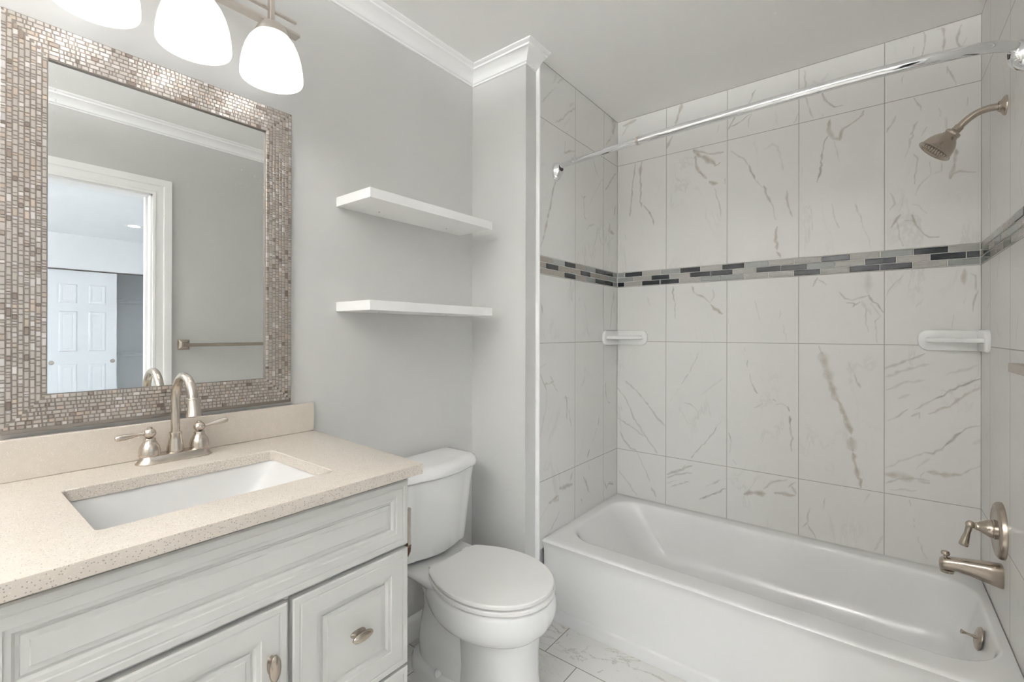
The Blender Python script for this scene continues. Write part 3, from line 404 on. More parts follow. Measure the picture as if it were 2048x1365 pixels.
vein_wall('wall_tub_right', 'R', M['tile_side'], 'y', XR, -.781, 0.0, 1, .004)
struct(MB().box(.2, 2.0, .0125, .12, 0, H).build('wall_rear_core', M['paint']))
struct(MB().box(XR+.0125, 1.93, -.793, 0.0125, 0, H).build('wall_right_core', M['paint']))
tr = MB().loft([rrect(.3135, .3345, -.793, -.7815, .004, z, 4) for z in (0, H)])
struct(tr.build('trim_1', M['trim'], smooth=40), 'white edge strip down the left tile edge')
tr = MB().loft([rrect(XR-.004, XR+.012, -.793, -.7815, .003, z, 4) for z in (0, H)])
struct(tr.build('trim_2', M['trim'], smooth=40))

# crown mouldings
CR = [(0, -.056), (.007, -.056), (.009, -.050), (.015, -.048), (.019, -.042), (.022, -.036), (.030, -.028), (.042, -.020), (.054, -.016), (.060, -.015), (.062, -.009), (.071, -.007), (.078, -.003), (.080, 0), (0, 0)]
CR = [(d, H+z) for d, z in CR]
struct(sweep(MB(), CR, [(0, FRONT, 1, 0), (0, NIB_Y, 1, -1), (.313, NIB_Y, 1, -1), (.313, -.790, 1, 0)]).build('trim_3', M['trim'], smooth=25), 'white crown moulding along the vanity wall and wall end')
struct(sweep(MB(), CR, [(XR, FRONT, -1, 0), (XR, -.790, -1, 0)]).build('trim_4', M['trim'], smooth=25), 'white crown moulding over the doorway, seen in the mirror')
# baseboards
BB = [(0, 0), (.014, 0), (.014, .08), (.011, .088), (.006, .094), (.004, .10), (0, .10)]
struct(sweep(MB(), BB, [(0, -1.70, 1, 0), (0, NIB_Y, 1, -1), (.313, NIB_Y, 1, -1), (.313, -.795, 1, 0)]).build('baseboard_left', M['trim'], smooth=30))
struct(sweep(MB(), BB, [(XR, -1.55, -1, 0), (XR, -.80, -1, 0)]).build('baseboard_right', M['trim'], smooth=30))

# doorway casing (seen in the mirror) and jamb
cs = [(0, 0), (.0, .014), (.012, .016), (.016, .012), (.050, .012), (.054, .017), (.080, .020), (.090, .020), (.090, 0)]
def casing(xw, s, name, lab):
    L = []
    for (y, z, dy, dz) in ((-1.645, 0, 1, 0), (-1.645, 2.06, 1, 1), (-2.41, 2.06, -1, 1), (-2.41, 0, -1, 0)):
        L.append([(xw+s*t, y+dy*d, z+dz*d) for d, t in cs])
    struct(MB().loft(L).build(name, M['trim'], smooth=20), lab)
casing(XR, -1, 'trim_5', 'white stepped casing round the doorway, bathroom side')
casing(1.93, 1, 'trim_6', None)
jb = MB().box(XR-.002, 1.932, -1.655, -1.645, 0, 2.06).box(XR-.002, 1.932, -2.42, -2.41, 0, 2.06).box(XR-.002, 1.932, -2.41, -1.645, 2.05, 2.06)
jb.box(1.86, 1.895, -1.667, -1.655, 0, 2.05)
struct(jb.build('door_1', M['trim']), 'white jamb of the open doorway')

# mosaic band
def mosaic():
    mb = MB(); kinds = 'DLGT'
    T0 = .0035
    bands = []
    z0, z1 = 1.5255, 1.6055; rh = (z1-z0)/3
    def tile(wall, a0, a1, r, k):
        g = .0014; a0 += g; a1 -= g; b0 = z1-(r+1)*rh+g; b1 = z1-r*rh-g
        if a1-a0 < .004: return
        e = .0022; mb.cur = kinds.index(k)
        def P(a, z, h):
            return (a, -h, z) if wall == 'B' else (XL+h, a, z) if wall == 'L' else (XR-h, a, z)
        L = [[P(a0, b0, .0002), P(a1, b0, .0002), P(a1, b1, .0002), P(a0, b1, .0002)],
             [P(a0, b0, T0*.7), P(a1, b0, T0*.7), P(a1, b1, T0*.7), P(a0, b1, T0*.7)],
             [P(a0+e, b0+e, T0), P(a1-e, b0+e, T0), P(a1-e, b1-e, T0), P(a0+e, b1-e, T0)]]
        mb.loft(L, False, True)
    p = .10345
    rows = [('GDLGDLDGLLDLGDL', .3783), ('GLDLDDLDDGLDLDD', .4285), ('DLDDLGGLLDLDDLG', .3760)]
    for r, (s, j0) in enumerate(rows):
        xs = [XL+.004]+[j0+p*i for i in range(15)]; xs = [x for x in xs if x < XR-.02]+[XR-.004]
        for i, (a, b) in enumerate(zip(xs[:-1], xs[1:])): tile('B', a, b, r, s[min(i, len(s)-1)])
    rows = [('TGDTGDDG', -.6784), ('TDTTDTTG', -.7343), ('TTDTGDDG', -.6800)]
    for r, (s, j0) in enumerate(rows):
        ys = [-.781]+[j0+p*i for i in range(8)]; ys = [y for y in ys if y < -.008]+[-.004]
        for i, (a, b) in enumerate(zip(ys[:-1], ys[1:])): tile('L', a, b, r, s[min(i, len(s)-1)])
    rows = [('DTTGTTDTG', -.03), ('TDTDTGTDT', -.055), ('GDTTDTTGD', -.085)]
    for r, (s, j0) in enumerate(rows):
        ys = [-.004]+[j0-p*i for i in range(9)]; ys = [y for y in ys if y > -.775]+[-.781]
        for i, (a, b) in enumerate(zip(ys[:-1], ys[1:])): tile('R', b, a, r, s[i % len(s)])
    mb.cur = 4
    mb.box(XL, XR, -.0012, -.0001, z0, z1).box(XL+.0001, XL+.0012, -.781, -.0012, z0, z1).box(XR-.0012, XR-.0001, -.781, -.0012, z0, z1)
    return mb.build('trim_7', [M['mos_dark'], M['mos_pearl'], M['mos_grey'], M['mos_pearl_side'], M['grout']])
struct(mosaic(), 'band of dark, pearl and grey glass mosaic round the tub alcove')

# ------------------------------------------------------------------ vanity cabinet
VX = .565       # carcass front
CY1, CY0v = -1.7205, -2.440
van = thing('vanity_cabinet', 'pale grey vanity cabinet with raised panel fronts under the beige counter', 'cabinet', (.29, -2.08, 0))
b = MB().box(.003, .018, CY0v+.018, CY1-.018, .10, .908).box(.003, VX, CY0v, CY0v+.018, .10, .908).box(.003, VX, CY1-.018, CY1, .10, .908).box(.018, VX, CY0v+.018, CY1-.018, .10, .118)
b.box(VX-.019, VX, CY0v+.018, CY1-.018, .868, .908).box(VX-.019, VX, CY0v+.018, CY1-.018, .722, .746).box(VX-.019, VX, CY0v+.018, CY1-.018, .118, .135).box(VX-.019, VX, -2.04, -1.995, .135, .722).box(VX-.019, VX, CY0v+.018, -2.04, .135, .722).box(VX-.019, VX, -1.995, CY1-.018, .135, .722).box(VX-.019, VX, CY0v+.018, CY1-.018, .746, .868)
b.build('carcass', M['cabinet'], van, bevel=.0015)
MB().box(.003, VX-.07, CY0v+.01, CY1-.01, 0, .0995).build('toe_kick', M['cabinet'], van)
def front(name, y0, y1, z0, z1, rail, mat=M['cabinet'], x=VX+.0006):
    T = .0195
    S = [(0, 0), (0, T-.003), (.003, T), (.013, T), (.0145, T-.0012), (.0165, T-.0012), (.018, T), (rail, T), (rail+.0015, T-.003), (rail+.0085, T-.0035),
         (rail+.0125, T-.0095), (rail+.0165, T-.0100), (rail+.0175, T-.0075), (rail+.0260, T-.0065), (rail+.0275, T-.0045)]
    L = [[(x+d, y0+i, z0+i), (x+d, y1-i, z0+i), (x+d, y1-i, z1-i), (x+d, y0+i, z1-i)] for i, d in S]
    return MB().loft(L).build(name, mat, van)
KX = VX+.0006+.0195
def knob(parent, y, z, horiz):
    mb = MB()
    def ring(x, a, bb, e=2.4):
        P = []
        for j in range(28):
            t = 2*math.pi*j/28; c, s = math.cos(t), math.sin(t)
            p = a*math.copysign(abs(c)**(2/e), c); q = bb*math.copysign(abs(s)**(2/e), s)
            P.append((x, y+p, z+q) if horiz else (x, y+q, z+p))
        return P
    x = KX-.0045
    mb.loft([ring(x, .0185, .0075), ring(x+.004, .0185, .0075), ring(x+.008, .0145, .0065), ring(x+.016, .015, .0075), ring(x+.0185, .0235, .0095, 2), ring(x+.0205, .026, .0112, 2), ring(x+.0235, .0255, .011, 2), ring(x+.0265, .019, .0078, 2), ring(x+.0275, .008, .003, 2)])
    return mb.build('knob', M['nickel_dark'], parent, smooth=50)
front('false_front', CY0v+.001, CY1-.001, .738, .897, .0345)
d1 = front('drawer', -2.0115, CY1-.001, .442, .727, .0500); knob(d1, -1.862, .585, True)
d2 = front('drawer', -2.0115, CY1-.001, .112, .434, .0500); knob(d2, -1.862, .273, True)
dr = front('door', CY0v+.001, -2.0215, .112, .727, .0500); knob(dr, -2.055, .622, False)

# small upright bar on the vanity's right edge
hb = thing('bar_handle', 'narrow upright metal bar handle on the right edge of the vanity', 'handle', (.5625, CY1, .72))
MB().loft([rrect(.556, .567, CY1+.013, CY1+.0235, .003, z, 4) for z in (.718, .72, .81, .8135)]).build('bar', M['nickel'], hb, smooth=40)
MB().box(.5575, .5655, CY1+.0004, CY1+.0145, .800, .811).build('post', M['nickel'], hb, bevel=.001)
MB().box(.5560, .5672, CY1+.0004, CY1+.0236, .7155, .7215).build('post', M['bronze'], hb, bevel=.001)
MB().loft([[(x, CY1+.0004, .7150), (x, CY1+.0230, .7150), (x, CY1+.0215, .703), (x, CY1+.015, .694), (x, CY1+.0004, .684)] for x in (.5565, .5665)]).build('hook', M['bronze'], hb)

# ------------------------------------------------------------------ countertop with cut-out, backsplash
ct = thing('countertop', 'speckled beige quartz countertop with a low backsplash and rectangular sink cut-out', 'countertop', (.3, -2.06, .909))
Z0, Z1 = .9085, .9345
BX0, BX1, BY0, BY1 = .182, .490, -2.293, -1.868
def outer(z, i): return [(.003+i*0, -2.455+i, z), (.6055-i, -2.455+i, z), (.6055-i, -1.693-i, z), (.003, -1.655-i, z)]
def res(P, m=9):      # resample a 4-gon to 4*(m) points so that it lofts onto a rounded rect
    out = []
    for a, b2 in zip(P, P[1:]+P[:1]):
        for i in range(m): out.append(tuple(a[k]+(b2[k]-a[k])*i/m for k in range(3)))
    return out
def rot4(P, m): return P
def rr4(x0, x1, y0, y1, r, z, m=9):   # rounded rect with 4*m points ordered like outer(): (x0,y0),(x1,y0),(x1,y1),(x0,y1)
    P = []
    for (cx, cy, a) in ((x0+r, y0+r, 180), (x1-r, y0+r, 270), (x1-r, y1-r, 0), (x0+r, y1-r, 90)):
        for i in range(m):
            t = R(a+90*i/(m-1)); P.append((cx+r*math.cos(t), cy+r*math.sin(t), z))
    return P
def oq(z, i):
    P = outer(z, i); out = []; m = 9
    for k in range(4):      # m points close to each corner, spread along both sides
        c = Vector(P[k]); pa = Vector(P[k-1]); pb = Vector(P[(k+1) % 4]); h = m//2
        for j in range(m):
            t = (j-h)/h*.42
            out.append(tuple(c.lerp(pa, -t) if t < 0 else c.lerp(pb, t)))
    return out
rb = .012
mb = MB()
mb.loft([rr4(BX0, BX1, BY0, BY1, rb, Z0), oq(Z0, 0), oq(Z1-.002, 0), oq(Z1-.0006, .0006), oq(Z1, .002), rr4(BX0-.0015, BX1+.0015, BY0-.0015, BY1+.0015, rb, Z1), rr4(BX0, BX1, BY0, BY1, rb, Z1-.0015), rr4(BX0, BX1, BY0, BY1, rb, Z0)], False, False)
mb.build('slab', M['quartz'], ct, smooth=30)
MB().box(.0025, .0215, -2.455, -1.6575, Z1+.0002, 1.0275).build('backsplash', M['quartz'], ct, bevel=.002)

# undermount basin
sk = thing('sink_basin', 'white rectangular undermount sink with sloping ends set into the beige counter', 'sink', (.336, -2.08, .78))
nx, ny = 22, 44
def basin_pt(u, v, off=0):
    x0, x1, y0, y1 = BX0-.004, BX1+.004, BY0-.004, BY1+.004
    yy = v*2-1; xx = u*2-1
    x = x0+(x1-x0)*u; y = y0+(y1-y0)*v
    ends = 1-max(0, (abs(yy)-.42)/.58)**1.7; side = 1-abs(xx)**9
    z = .9080-.125*max(0, ends)*max(0, side)
    return (x, y, z-off)
V1 = [basin_pt(i/nx, j/ny) for i in range(nx+1) for j in range(ny+1)]
V2 = [basin_pt(i/nx, j/ny, .012) for i in range(nx+1) for j in range(ny+1)]
F = []; n1 = ny+1; off = len(V1)
for i in range(nx):
    for j in range(ny):
        q = (i*n1+j, (i+1)*n1+j, (i+1)*n1+j+1, i*n1+j+1); F += [q, tuple(k+off for k in q[::-1])]
rim = [j for j in range(ny)]+[i*n1+ny for i in range(nx)]+[nx*n1+j for j in range(ny, 0, -1)]+[i*n1 for i in range(nx, 0, -1)]
for a, b2 in zip(rim, rim[1:]+rim[:1]): F.append((a, b2, b2+off, a+off))
MB().add(V1+V2, F).build('bowl', M['basin'], sk, smooth=60)
MB().lathe([(.0, .0), (.022, 0), (.0225, .002), (.018, .003), (.016, .0015), (0, .0015)], (.30, -2.08, .7835), n=24).build('drain', M['nickel'], sk, smooth=40)

# ------------------------------------------------------------------ faucet
FX, FYc = .073, -2.064; FZ = Z1+.0004
fa = thing('faucet', 'brushed nickel two-handle gooseneck faucet at the back of the sink', 'faucet', (FX, FYc, FZ))
def stad(hl, hw, z, n=16):
    P = []
    for s in (1, -1):
        for i in range(n+1):
            t = R(-90*s+180*i/n*1) if s > 0 else R(90+180*i/n)
            t = R(0+180*i/n) if s > 0 else R(180+180*i/n)
            P.append((FX+hw*math.cos(t), FYc+s*(hl-hw)+hw*math.sin(t), z))
    return P
def bp_loop(hl, hw, z, pinch=0):
    return [(FX+(x-FX)*(1-pinch*math.exp(-((y-FYc-.027)/.014)**2)-pinch*math.exp(-((y-FYc+.027)/.014)**2)), y, z) for x, y, z in stad(hl, hw, z)]
MB().loft([bp_loop(.083, .029, FZ), bp_loop(.083, .029, FZ+.002), bp_loop(.080, .0265, FZ+.005, .10), bp_loop(.0755, .0235, FZ+.012, .20), bp_loop(.073, .0215, FZ+.018, .22), bp_loop(.070, .019, FZ+.0195, .22)]).build('base_plate', M['nickel'], fa, smooth=40)
zt = FZ+.0185
bell = [(.0220, 0), (.0228, .003), (.0220, .006), (.0224, .012), (.0200, .024), (.0148, .033), (.0122, .037), (.0128, .041), (.0118, .0435)]
for s in (-1, 1):
    y = FYc+s*.054
    h = MB().lathe(bell, (FX, y, zt), n=28).build('handle', M['nickel'], fa, smooth=45)
    MB().sphere((FX, y, zt+.0435+.0125), .0135, sc=(1, 1, .95)).lathe([(.006, 0), (.0055, .003)], (FX, y, zt+.068), n=12).build('ball', M['nickel'], h, smooth=50)
    tip = (FX+.004, y+s*.068, zt+.0565+(.010 if s > 0 else -.003)); P0 = Vector((FX, y+s*.010, zt+.0565)); P1 = Vector(tip)
    ts = [0, .12, .3, .5, .7, .85, .95, 1]; rr = [.0048, .0042, .0045, .0060, .0073, .0074, .0068, .0045]
    MB().tube([P0.lerp(P1, k) for k in ts], rr, 18).build('lever', M['nickel'], h, smooth=50)
sp = MB().lathe([(.0185, 0), (.0192, .003), (.0185, .006), (.0182, .012), (.0150, .030), (.0135, .042), (.0145, .046), (.0145, .050), (.0120, .052)], (FX, FYc, zt), n=28)
RA = .0635
path = [(FX, FYc, zt+.048), (FX, FYc, 1.06), (FX, FYc, 1.085)]+arc((FX+RA, FYc, 1.0875), RA, 180, 8, 22)
sp.tube(path, .0100, 18)
spo = sp.build('spout', M['nickel'], fa, smooth=45)
e = Vector(path[-1]); dr_ = (Vector(path[-1])-Vector(path[-2])).normalized()
MB().lathe([(.0110, 0), (.0138, .001), (.0140, .005), (.0128, .006), (.0134, .022), (.0165, .040), (.0172, .045), (.0155, .046), (.007, .0445)], e-dr_*.006, dr_, n=24).build('aerator', M['nickel'], spo, smooth=40)

# ------------------------------------------------------------------ mirror
mi = thing('framed_mirror', 'large wall mirror in a wide silver-brown mosaic frame above the vanity', 'mirror', (.003, -2.052, 1.04))
OY0, OY1, OZ0, OZ1 = -2.369, -1.735, 1.0385, 1.9635
IY0, IY1, IZ0, IZ1 = -2.294, -1.8155, 1.120, 1.8835
def ring4(y0, y1, z0, z1, x): return [(x, y0, z0), (x, y1, z0), (x, y1, z1), (x, y0, z1)]
fr = MB().loft([ring4(IY0, IY1, IZ0, IZ1, .002), ring4(OY0, OY1, OZ0, OZ1, .002), ring4(OY0, OY1, OZ0, OZ1, .017), ring4(OY0+.002, OY1-.002, OZ0+.002, OZ1-.002, .0185), ring4(IY0, IY1, IZ0, IZ1, .0185), ring4(IY0, IY1, IZ0, IZ1, .002)], False, False)
frame = fr.build('frame', M['edge_metal'], mi)
V, F, tones = [], [], []
rnd = random.Random(5)
def cell(y0, y1, z0, z1, tone):
    g = .00045; y0 += g; y1 -= g; z0 += g; z1 -= g
    e = min(.0012, (y1-y0)*.25, (z1-z0)*.25); a, bq = rnd.gauss(0, .00010), rnd.gauss(0, .00010); h = .0203+rnd.uniform(-.0003, .0003)
    k = len(V)
    V.extend([(.0184, y0, z0), (.0184, y1, z0), (.0184, y1, z1), (.0184, y0, z1)])
    V.extend([(h+a+bq, y0+e, z0+e), (h-a+bq, y1-e, z0+e), (h-a-bq, y1-e, z1-e), (h+a-bq, y0+e, z1-e)])
    for f in ((4, 5, 6, 7), (0, 1, 5, 4), (1, 2, 6, 5), (2, 3, 7, 6), (3, 0, 4, 7)): F.append(tuple(i+k for i in f)); tones.append(tone)
def tone():
    r = rnd.random()
    if r < .74: c = (.57, .525, .485); j = rnd.uniform(.92, 1.07)
    elif r < .86: c = (.74, .70, .68); j = rnd.uniform(.9, 1.1)
    elif r < .955: c = (.62, .53, .455); j = rnd.uniform(.85, 1.05)
    else: c = (.36, .30, .26); j = rnd.uniform(.8, 1.15)
    return tuple(min(1, q*j) for q in c)
MZ0 = OZ0+.0085           # plain metal lip shows below the mosaic
N = 8
def run(side):
    for i in range(N):
        t0, t1 = i/N, (i+1)/N
        if side in 'LR':
            ya, yb = (OY0+.001, IY0-.001) if side == 'L' else (OY1-.001, IY1+.001)
            a, b2 = ya+(yb-ya)*t0, ya+(yb-ya)*t1
            lo = MZ0+(IZ0-.001-MZ0)*(t0+t1)/2; hi = OZ1-.001-(OZ1-IZ1-.002)*(t0+t1)/2
        else:
            za, zb = (MZ0, IZ0-.001) if side == 'B' else (OZ1-.001, IZ1+.001)
            a, b2 = za+(zb-za)*t0, za+(zb-za)*t1
            lo = OY0+.001+(IY0-OY0-.002)*(t0+t1)/2; hi = OY1-.001-(OY1-IY1-.002)*(t0+t1)/2
        p = lo
        while p < hi-1e-4:
            l = rnd.choice((.0055, .0075, .010, .010, .013, .018)) if side != 'B' else rnd.choice((.006, .010, .010, .011, .015))
            q = min(p+l, hi)
            if hi-q < .004: q = hi
            if side in 'LR': cell(min(a, b2), max(a, b2), p, q, tone())
            else: cell(p, q, min(a, b2), max(a, b2), tone())
            p = q
for s_ in 'LRTB': run(s_)
mo = MB().add(V, F).build('mosaic', M['frame'], frame, recalc=False)
at = mo.data.color_attributes.new('tone', 'FLOAT_COLOR', 'CORNER')
at.data.foreach_set('color', np.array([c+(1,) for c, f in zip(tones, F) for _ in f], np.float32).ravel())
MB().box(.004, .0115, IY0+.0003, IY1-.0003, IZ0+.0003, IZ1-.0003).build('glass', M['mirror'], mi)

# ------------------------------------------------------------------ vanity light
LX = .14; LY = (-2.2365, -2.0445, -1.8525)
vl = thing('vanity_light', 'three-shade brushed nickel vanity light on the wall above the mirror', 'light', (0, -2.0445, 2.25))
MB().box(.0005, .022, -2.13, -1.96, 2.19, 2.31).build('back_plate', M['nickel_light'], vl, bevel=.004)
MB().box(.022, .098, -2.055, -2.035, 2.235, 2.255).build('arm', M['nickel_light'], vl, bevel=.002)
MB().box(.098, .128, -2.330, -1.764, 2.156, 2.165).build('rail', M['nickel_light'], vl, bevel=.0008)
MB().box(.096, .106, -2.330, -1.764, 2.206, 2.213).build('rail', M['nickel_light'], vl, bevel=.0008)
ZR = 1.984
prof_o = [(.0795, 0), (.0812, .004), (.0815, .014), (.080, .035), (.076, .060), (.069, .085), (.059, .107), (.046, .125), (.036, .134)]
prof = [(r-.0045, h) for r, h in prof_o[::-1]]+[(r, h) for r, h in prof_o]
for y in LY:
    st = MB().box(LX-.0165, LX+.0035, y-.006, y+.006, 2.150, 2.26)
    st.build('stem', M['nickel_light'], vl, bevel=.001)
    sh = MB().lathe(prof, (LX, y, ZR), n=40, cap=False).build('lamp_shade', M['shade'], vl, smooth=60)
    MB().lathe([(.0450, .118), (.0475, .119), (.0465, .128), (.038, .147), (.028, .158), (.016, .165), (.008, .168)], (LX, y, ZR), n=32).build('cap', M['nickel_light'], sh, smooth=40)
    l = lamp('bulb', 'POINT', (LX, y, ZR+.060), BULB_W, BULB_C, shadow_soft_size=.028); l.parent = vl; l.matrix_parent_inverse = vl.matrix_world.inverted()

# added bowl light, unseen behind the viewpoint, for soft even fill
KX0, KY0 = 1.00, -3.72
cl = thing('added_fill_light', 'added opal bowl fill light on a short nickel stem, unseen behind the viewpoint', 'light', (KX0, KY0, H))
MB().lathe([(.065, -.0005), (.065, -.012), (.05, -.02), (.010, -.022), (.008, -.215), (.02, -.22), (.0, -.224)], (KX0, KY0, H), n=36).build('stem', M['nickel_light'], cl, smooth=40)
bo = [(.178, -.118), (.170, -.140), (.145, -.168), (.105, -.192), (.06, -.207), (.012, -.212)]
MB().lathe(bo+[(max(r-.005, .009), h+.005) for r, h in bo[::-1]], (KX0, KY0, H), n=48, cap=False).build('bowl', M['fill_bowl'], cl, smooth=60)

for k in range(3):  # added point lights that bounce fill off the ceiling
    l = lamp('bulb', 'POINT', (KX0+.08*math.cos(k*2.094), KY0+.08*math.sin(k*2.094), H-.135), FILL_UP_W/3, BULB_C, shadow_soft_size=.03); l.parent = cl; l.matrix_parent_inverse = cl.matrix_world.inverted()

# ------------------------------------------------------------------ floating shelves
def shelf(z, label):
    o = thing('floating_shelf', label, 'shelf', (0, -1.26, z), 'white floating shelves over the toilet')
    MB().box(.001, .201, -1.567, -.953, z, z+.033).build('board', M['shelf'], o, bevel=.0008)
    for y in (-1.43, -1.09): MB().lathe([(.0, -.0006), (.003, -.0006), (.003, .001)], (.06, y, z), n=12).build('screw', M['edge_metal'], o)
shelf(1.7065, 'upper of the two white floating shelves above the toilet')
shelf(1.3365, 'lower of the two white floating shelves above the toilet')

# ------------------------------------------------------------------ toilet
TY = -1.23
to = thing('toilet', 'white two-piece toilet with closed lid between vanity and bathtub', 'toilet', (.38, TY, 0))
LO = [(.238, .0), (.238, .060), (.239, .105), (.252, .127), (.285, .146), (.34, .170), (.40, .183), (.45, .1855), (.50, .180), (.55, .164), (.60, .134), (.635, .099), (.658, .055), (.668, .0)]
def outline(sx=1., sy=1., z=0., cx=.45, n=5, dx=0):
    P = smooth_path([(x, y, 0) for x, y in LO[1:]], n)
    half = [(p.x, max(p.y, 0)) for p in P]
    pts = half+[(x, -y) for x, y in half[::-1][1:]]
    return [(cx+(x-cx)*sx+dx, TY+y*sy, z) for x, y in pts]
MB().loft([outline(.94, .94, .4045), outline(.996, .996, .4062), outline(1, 1, .416), outline(.985, .982, .4195), outline(.95, .945, .4205)]).build('lid', M['seat'], to, smooth=35)
se = MB().loft([outline(.97, .97, .3835, dx=.002), outline(1.008, 1.008, .3875, dx=.002), outline(1.01, 1.01, .3970, dx=.002), outline(.99, .99, .4000, dx=.002)])
for s in (-1, 1): se.box(.222, .262, TY+s*.085-.016, TY+s*.085+.016, .384, .412)
se.build('seat', M['seat'], to, smooth=35)
MB().box(.655, .664, TY-.012, TY+.012, .4005, .4065).build('bumper', M['seat'], to) if False else None
bw = MB()
bw.loft([outline(.975, .965, .3800), outline(1.0, 1.0, .378), outline(1.018, 1.035, .365), outline(1.03, 1.06, .345), outline(1.025, 1.06, .325), outline(1.0, 1.03, .305), outline(.95, .97, .287), outline(.88, .87, .272), outline(.80, .74, .260)])
def ell(x0, x1, b, z, e=2.3, n=40):
    P = []
    for j in range(n):
        t = 2*math.pi*j/n; c, s = math.cos(t), math.sin(t)
        P.append(((x0+x1)/2+(x1-x0)/2*math.copysign(abs(c)**(2/e), c), TY+b*math.copysign(abs(s)**(2/e), s), z))
    return P
bw.loft([ell(.30, .625, .122, .285), ell(.31, .622, .115, .255), ell(.32, .618, .108, .20), ell(.32, .618, .106, .12), ell(.315, .626, .110, .05), ell(.31, .634, .116, .012), ell(.31, .636, .118, 0)])
bw.loft([ell(.085, .44, .118, 0, 3), ell(.085, .44, .118, .035, 3), ell(.09, .43, .110, .048, 3), ell(.10, .42, .085, .052, 3)])            # foot flange
bw.loft([ell(.10, .46, .100, .045), ell(.10, .45, .104, .11), ell(.11, .44, .100, .17), ell(.12, .43, .088, .23), ell(.11, .42, .085, .28), ell(.085, .42, .100, .335)])     # trapway
def dk(w0, w1, z, x0=.028):
    half = [(x0, w0-.012), (x0+.012, w0), (.19, w0*.97), (.25, w1*.90), (.31, w1*.93), (.37, w1), (.42, w1*1.02), (.46, w1*.9)]
    return [(x, TY+y, z) for x, y in half]+[(x, TY-y, z) for x, y in half[::-1]]
bw.loft([dk(.075, .110, .315), dk(.105, .135, .338), dk(.132, .152, .358), (dk(.150, .165, .374)), dk(.157, .170, .385), dk(.157, .168, .392), dk(.152, .160, .396)])
bw.build('bowl', M['porcelain'], to, smooth=50)
for s in (-1, 1): MB().sphere((.275, TY+s*.100, .046), .016, sc=(1, 1, 1.1)).build('bolt_cap', M['porcelain'], to, smooth=60)
def tk(hw, x1, z, rb, x0=.022, bow=.022, n=10):
    """half-bowed tank plan: straight back, rounded front corners, slightly bowed front."""
    half = [(x0, hw-.004), (x0+.004, hw)]
    for i in range(n+1):
        t = R(90*i/n); half.append((x1-bow-rb+rb*math.sin(t), hw-rb*1.25+rb*1.25*math.cos(t)))
    yf = hw-rb*1.25
    for i in range(1, 7):
        q = yf*(1-i/6); half.append((x1-bow+bow*(1-(q/yf)**2), q))
    pts = half+[(x, -y) for x, y in half[::-1][1:]]
    return [(x, TY+y, z) for x, y in pts]
MB().loft([tk(.168, .182, .412, .05), tk(.176, .190, .420, .05), tk(.184, .199, .50, .055), tk(.196, .211, .62, .06), tk(.206, .219, .712, .06), tk(.200, .213, .7165, .06)]).build('tank', M['porcelain'], to, smooth=40)
MB().loft([tk(.206, .222, .7175, .065), tk(.216, .232, .722, .07), tk(.217, .233, .735, .07), tk(.212, .228, .750, .07), tk(.200, .216, .7585, .065), tk(.175, .19, .761, .06), tk(.10, .12, .762, .04)]).build('tank_lid', M['porcelain'], to, smooth=40)
for s in (-1, 1): MB().lathe([(.012, .3985), (.012, .4115)], (.12, TY+s*.09, 0), n=12).build('bolt', M['nickel'], to)

# ------------------------------------------------------------------ bathtub
tb = thing('bathtub', 'white alcove bathtub with a plain apron along the tiled walls', 'bathtub', (1.07, -.38, 0))
x0, x1 = XL+.0015, XR-.0015
def o4(y0, z, i=0, r=.004): return rrect(x0+i, x1-i, y0, -.0015-i, [r, r, r, r], z, 10)
def i4(xa, xb, ya, yb, r, z): return rrect(xa, xb, ya, yb, [r*.85, r*.85, r, r], z, 10)
L = [o4(-.757, .0005), o4(-.757, .044), o4(-.755, .048), o4(-.748, .052), o4(-.747, .065), o4(-.748, .28), o4(-.751, .305), o4(-.757, .322), o4(-.763, .332), o4(-.765, .3365), o4(-.763, .341), o4(-.757, .3440, .002), o4(-.748, .345, .004, .006),
     i4(.376, 1.792, -.676, -.068, .150, .345), i4(.381, 1.7885, -.671, -.073, .150, .3442), i4(.386, 1.785, -.667, -.077, .150, .3415), i4(.391, 1.782, -.664, -.080, .150, .336), i4(.397, 1.779, -.661, -.083, .150, .326), i4(.412, 1.775, -.655, -.088, .148, .303),
     i4(.478, 1.757, -.640, -.102, .14, .24), i4(.54, 1.740, -.628, -.112, .13, .16), i4(.585, 1.72, -.610, -.13, .12, .115), i4(.63, 1.69, -.58, -.16, .10, .088), i4(.70, 1.63, -.53, -.22, .08, .078)]
MB().loft(L).build('tub_shell', M['tub'], tb, smooth=40)
ov = MB().lathe([(.0, .012), (.020, .0115), (.032, .008), (.0365, .003), (.0365, 0)], (1.764, -.375, .283), (-1, 0, .18), n=32).build('overflow_plate', M['nickel_dark'], tb, smooth=40)
MB().tube([(1.754, -.375, .286), (1.737, -.377, .290), (1.729, -.379, .292), (1.720, -.381, .294)], [.0055, .0035, .0042, .0070], 12).build('lever', M['nickel_dark'], ov, smooth=50)
MB().lathe([(.0, .003), (.028, .003), (.03, 0)], (1.56, -.375, .0788), n=28).build('drain', M['nickel_dark'], tb, smooth=40)

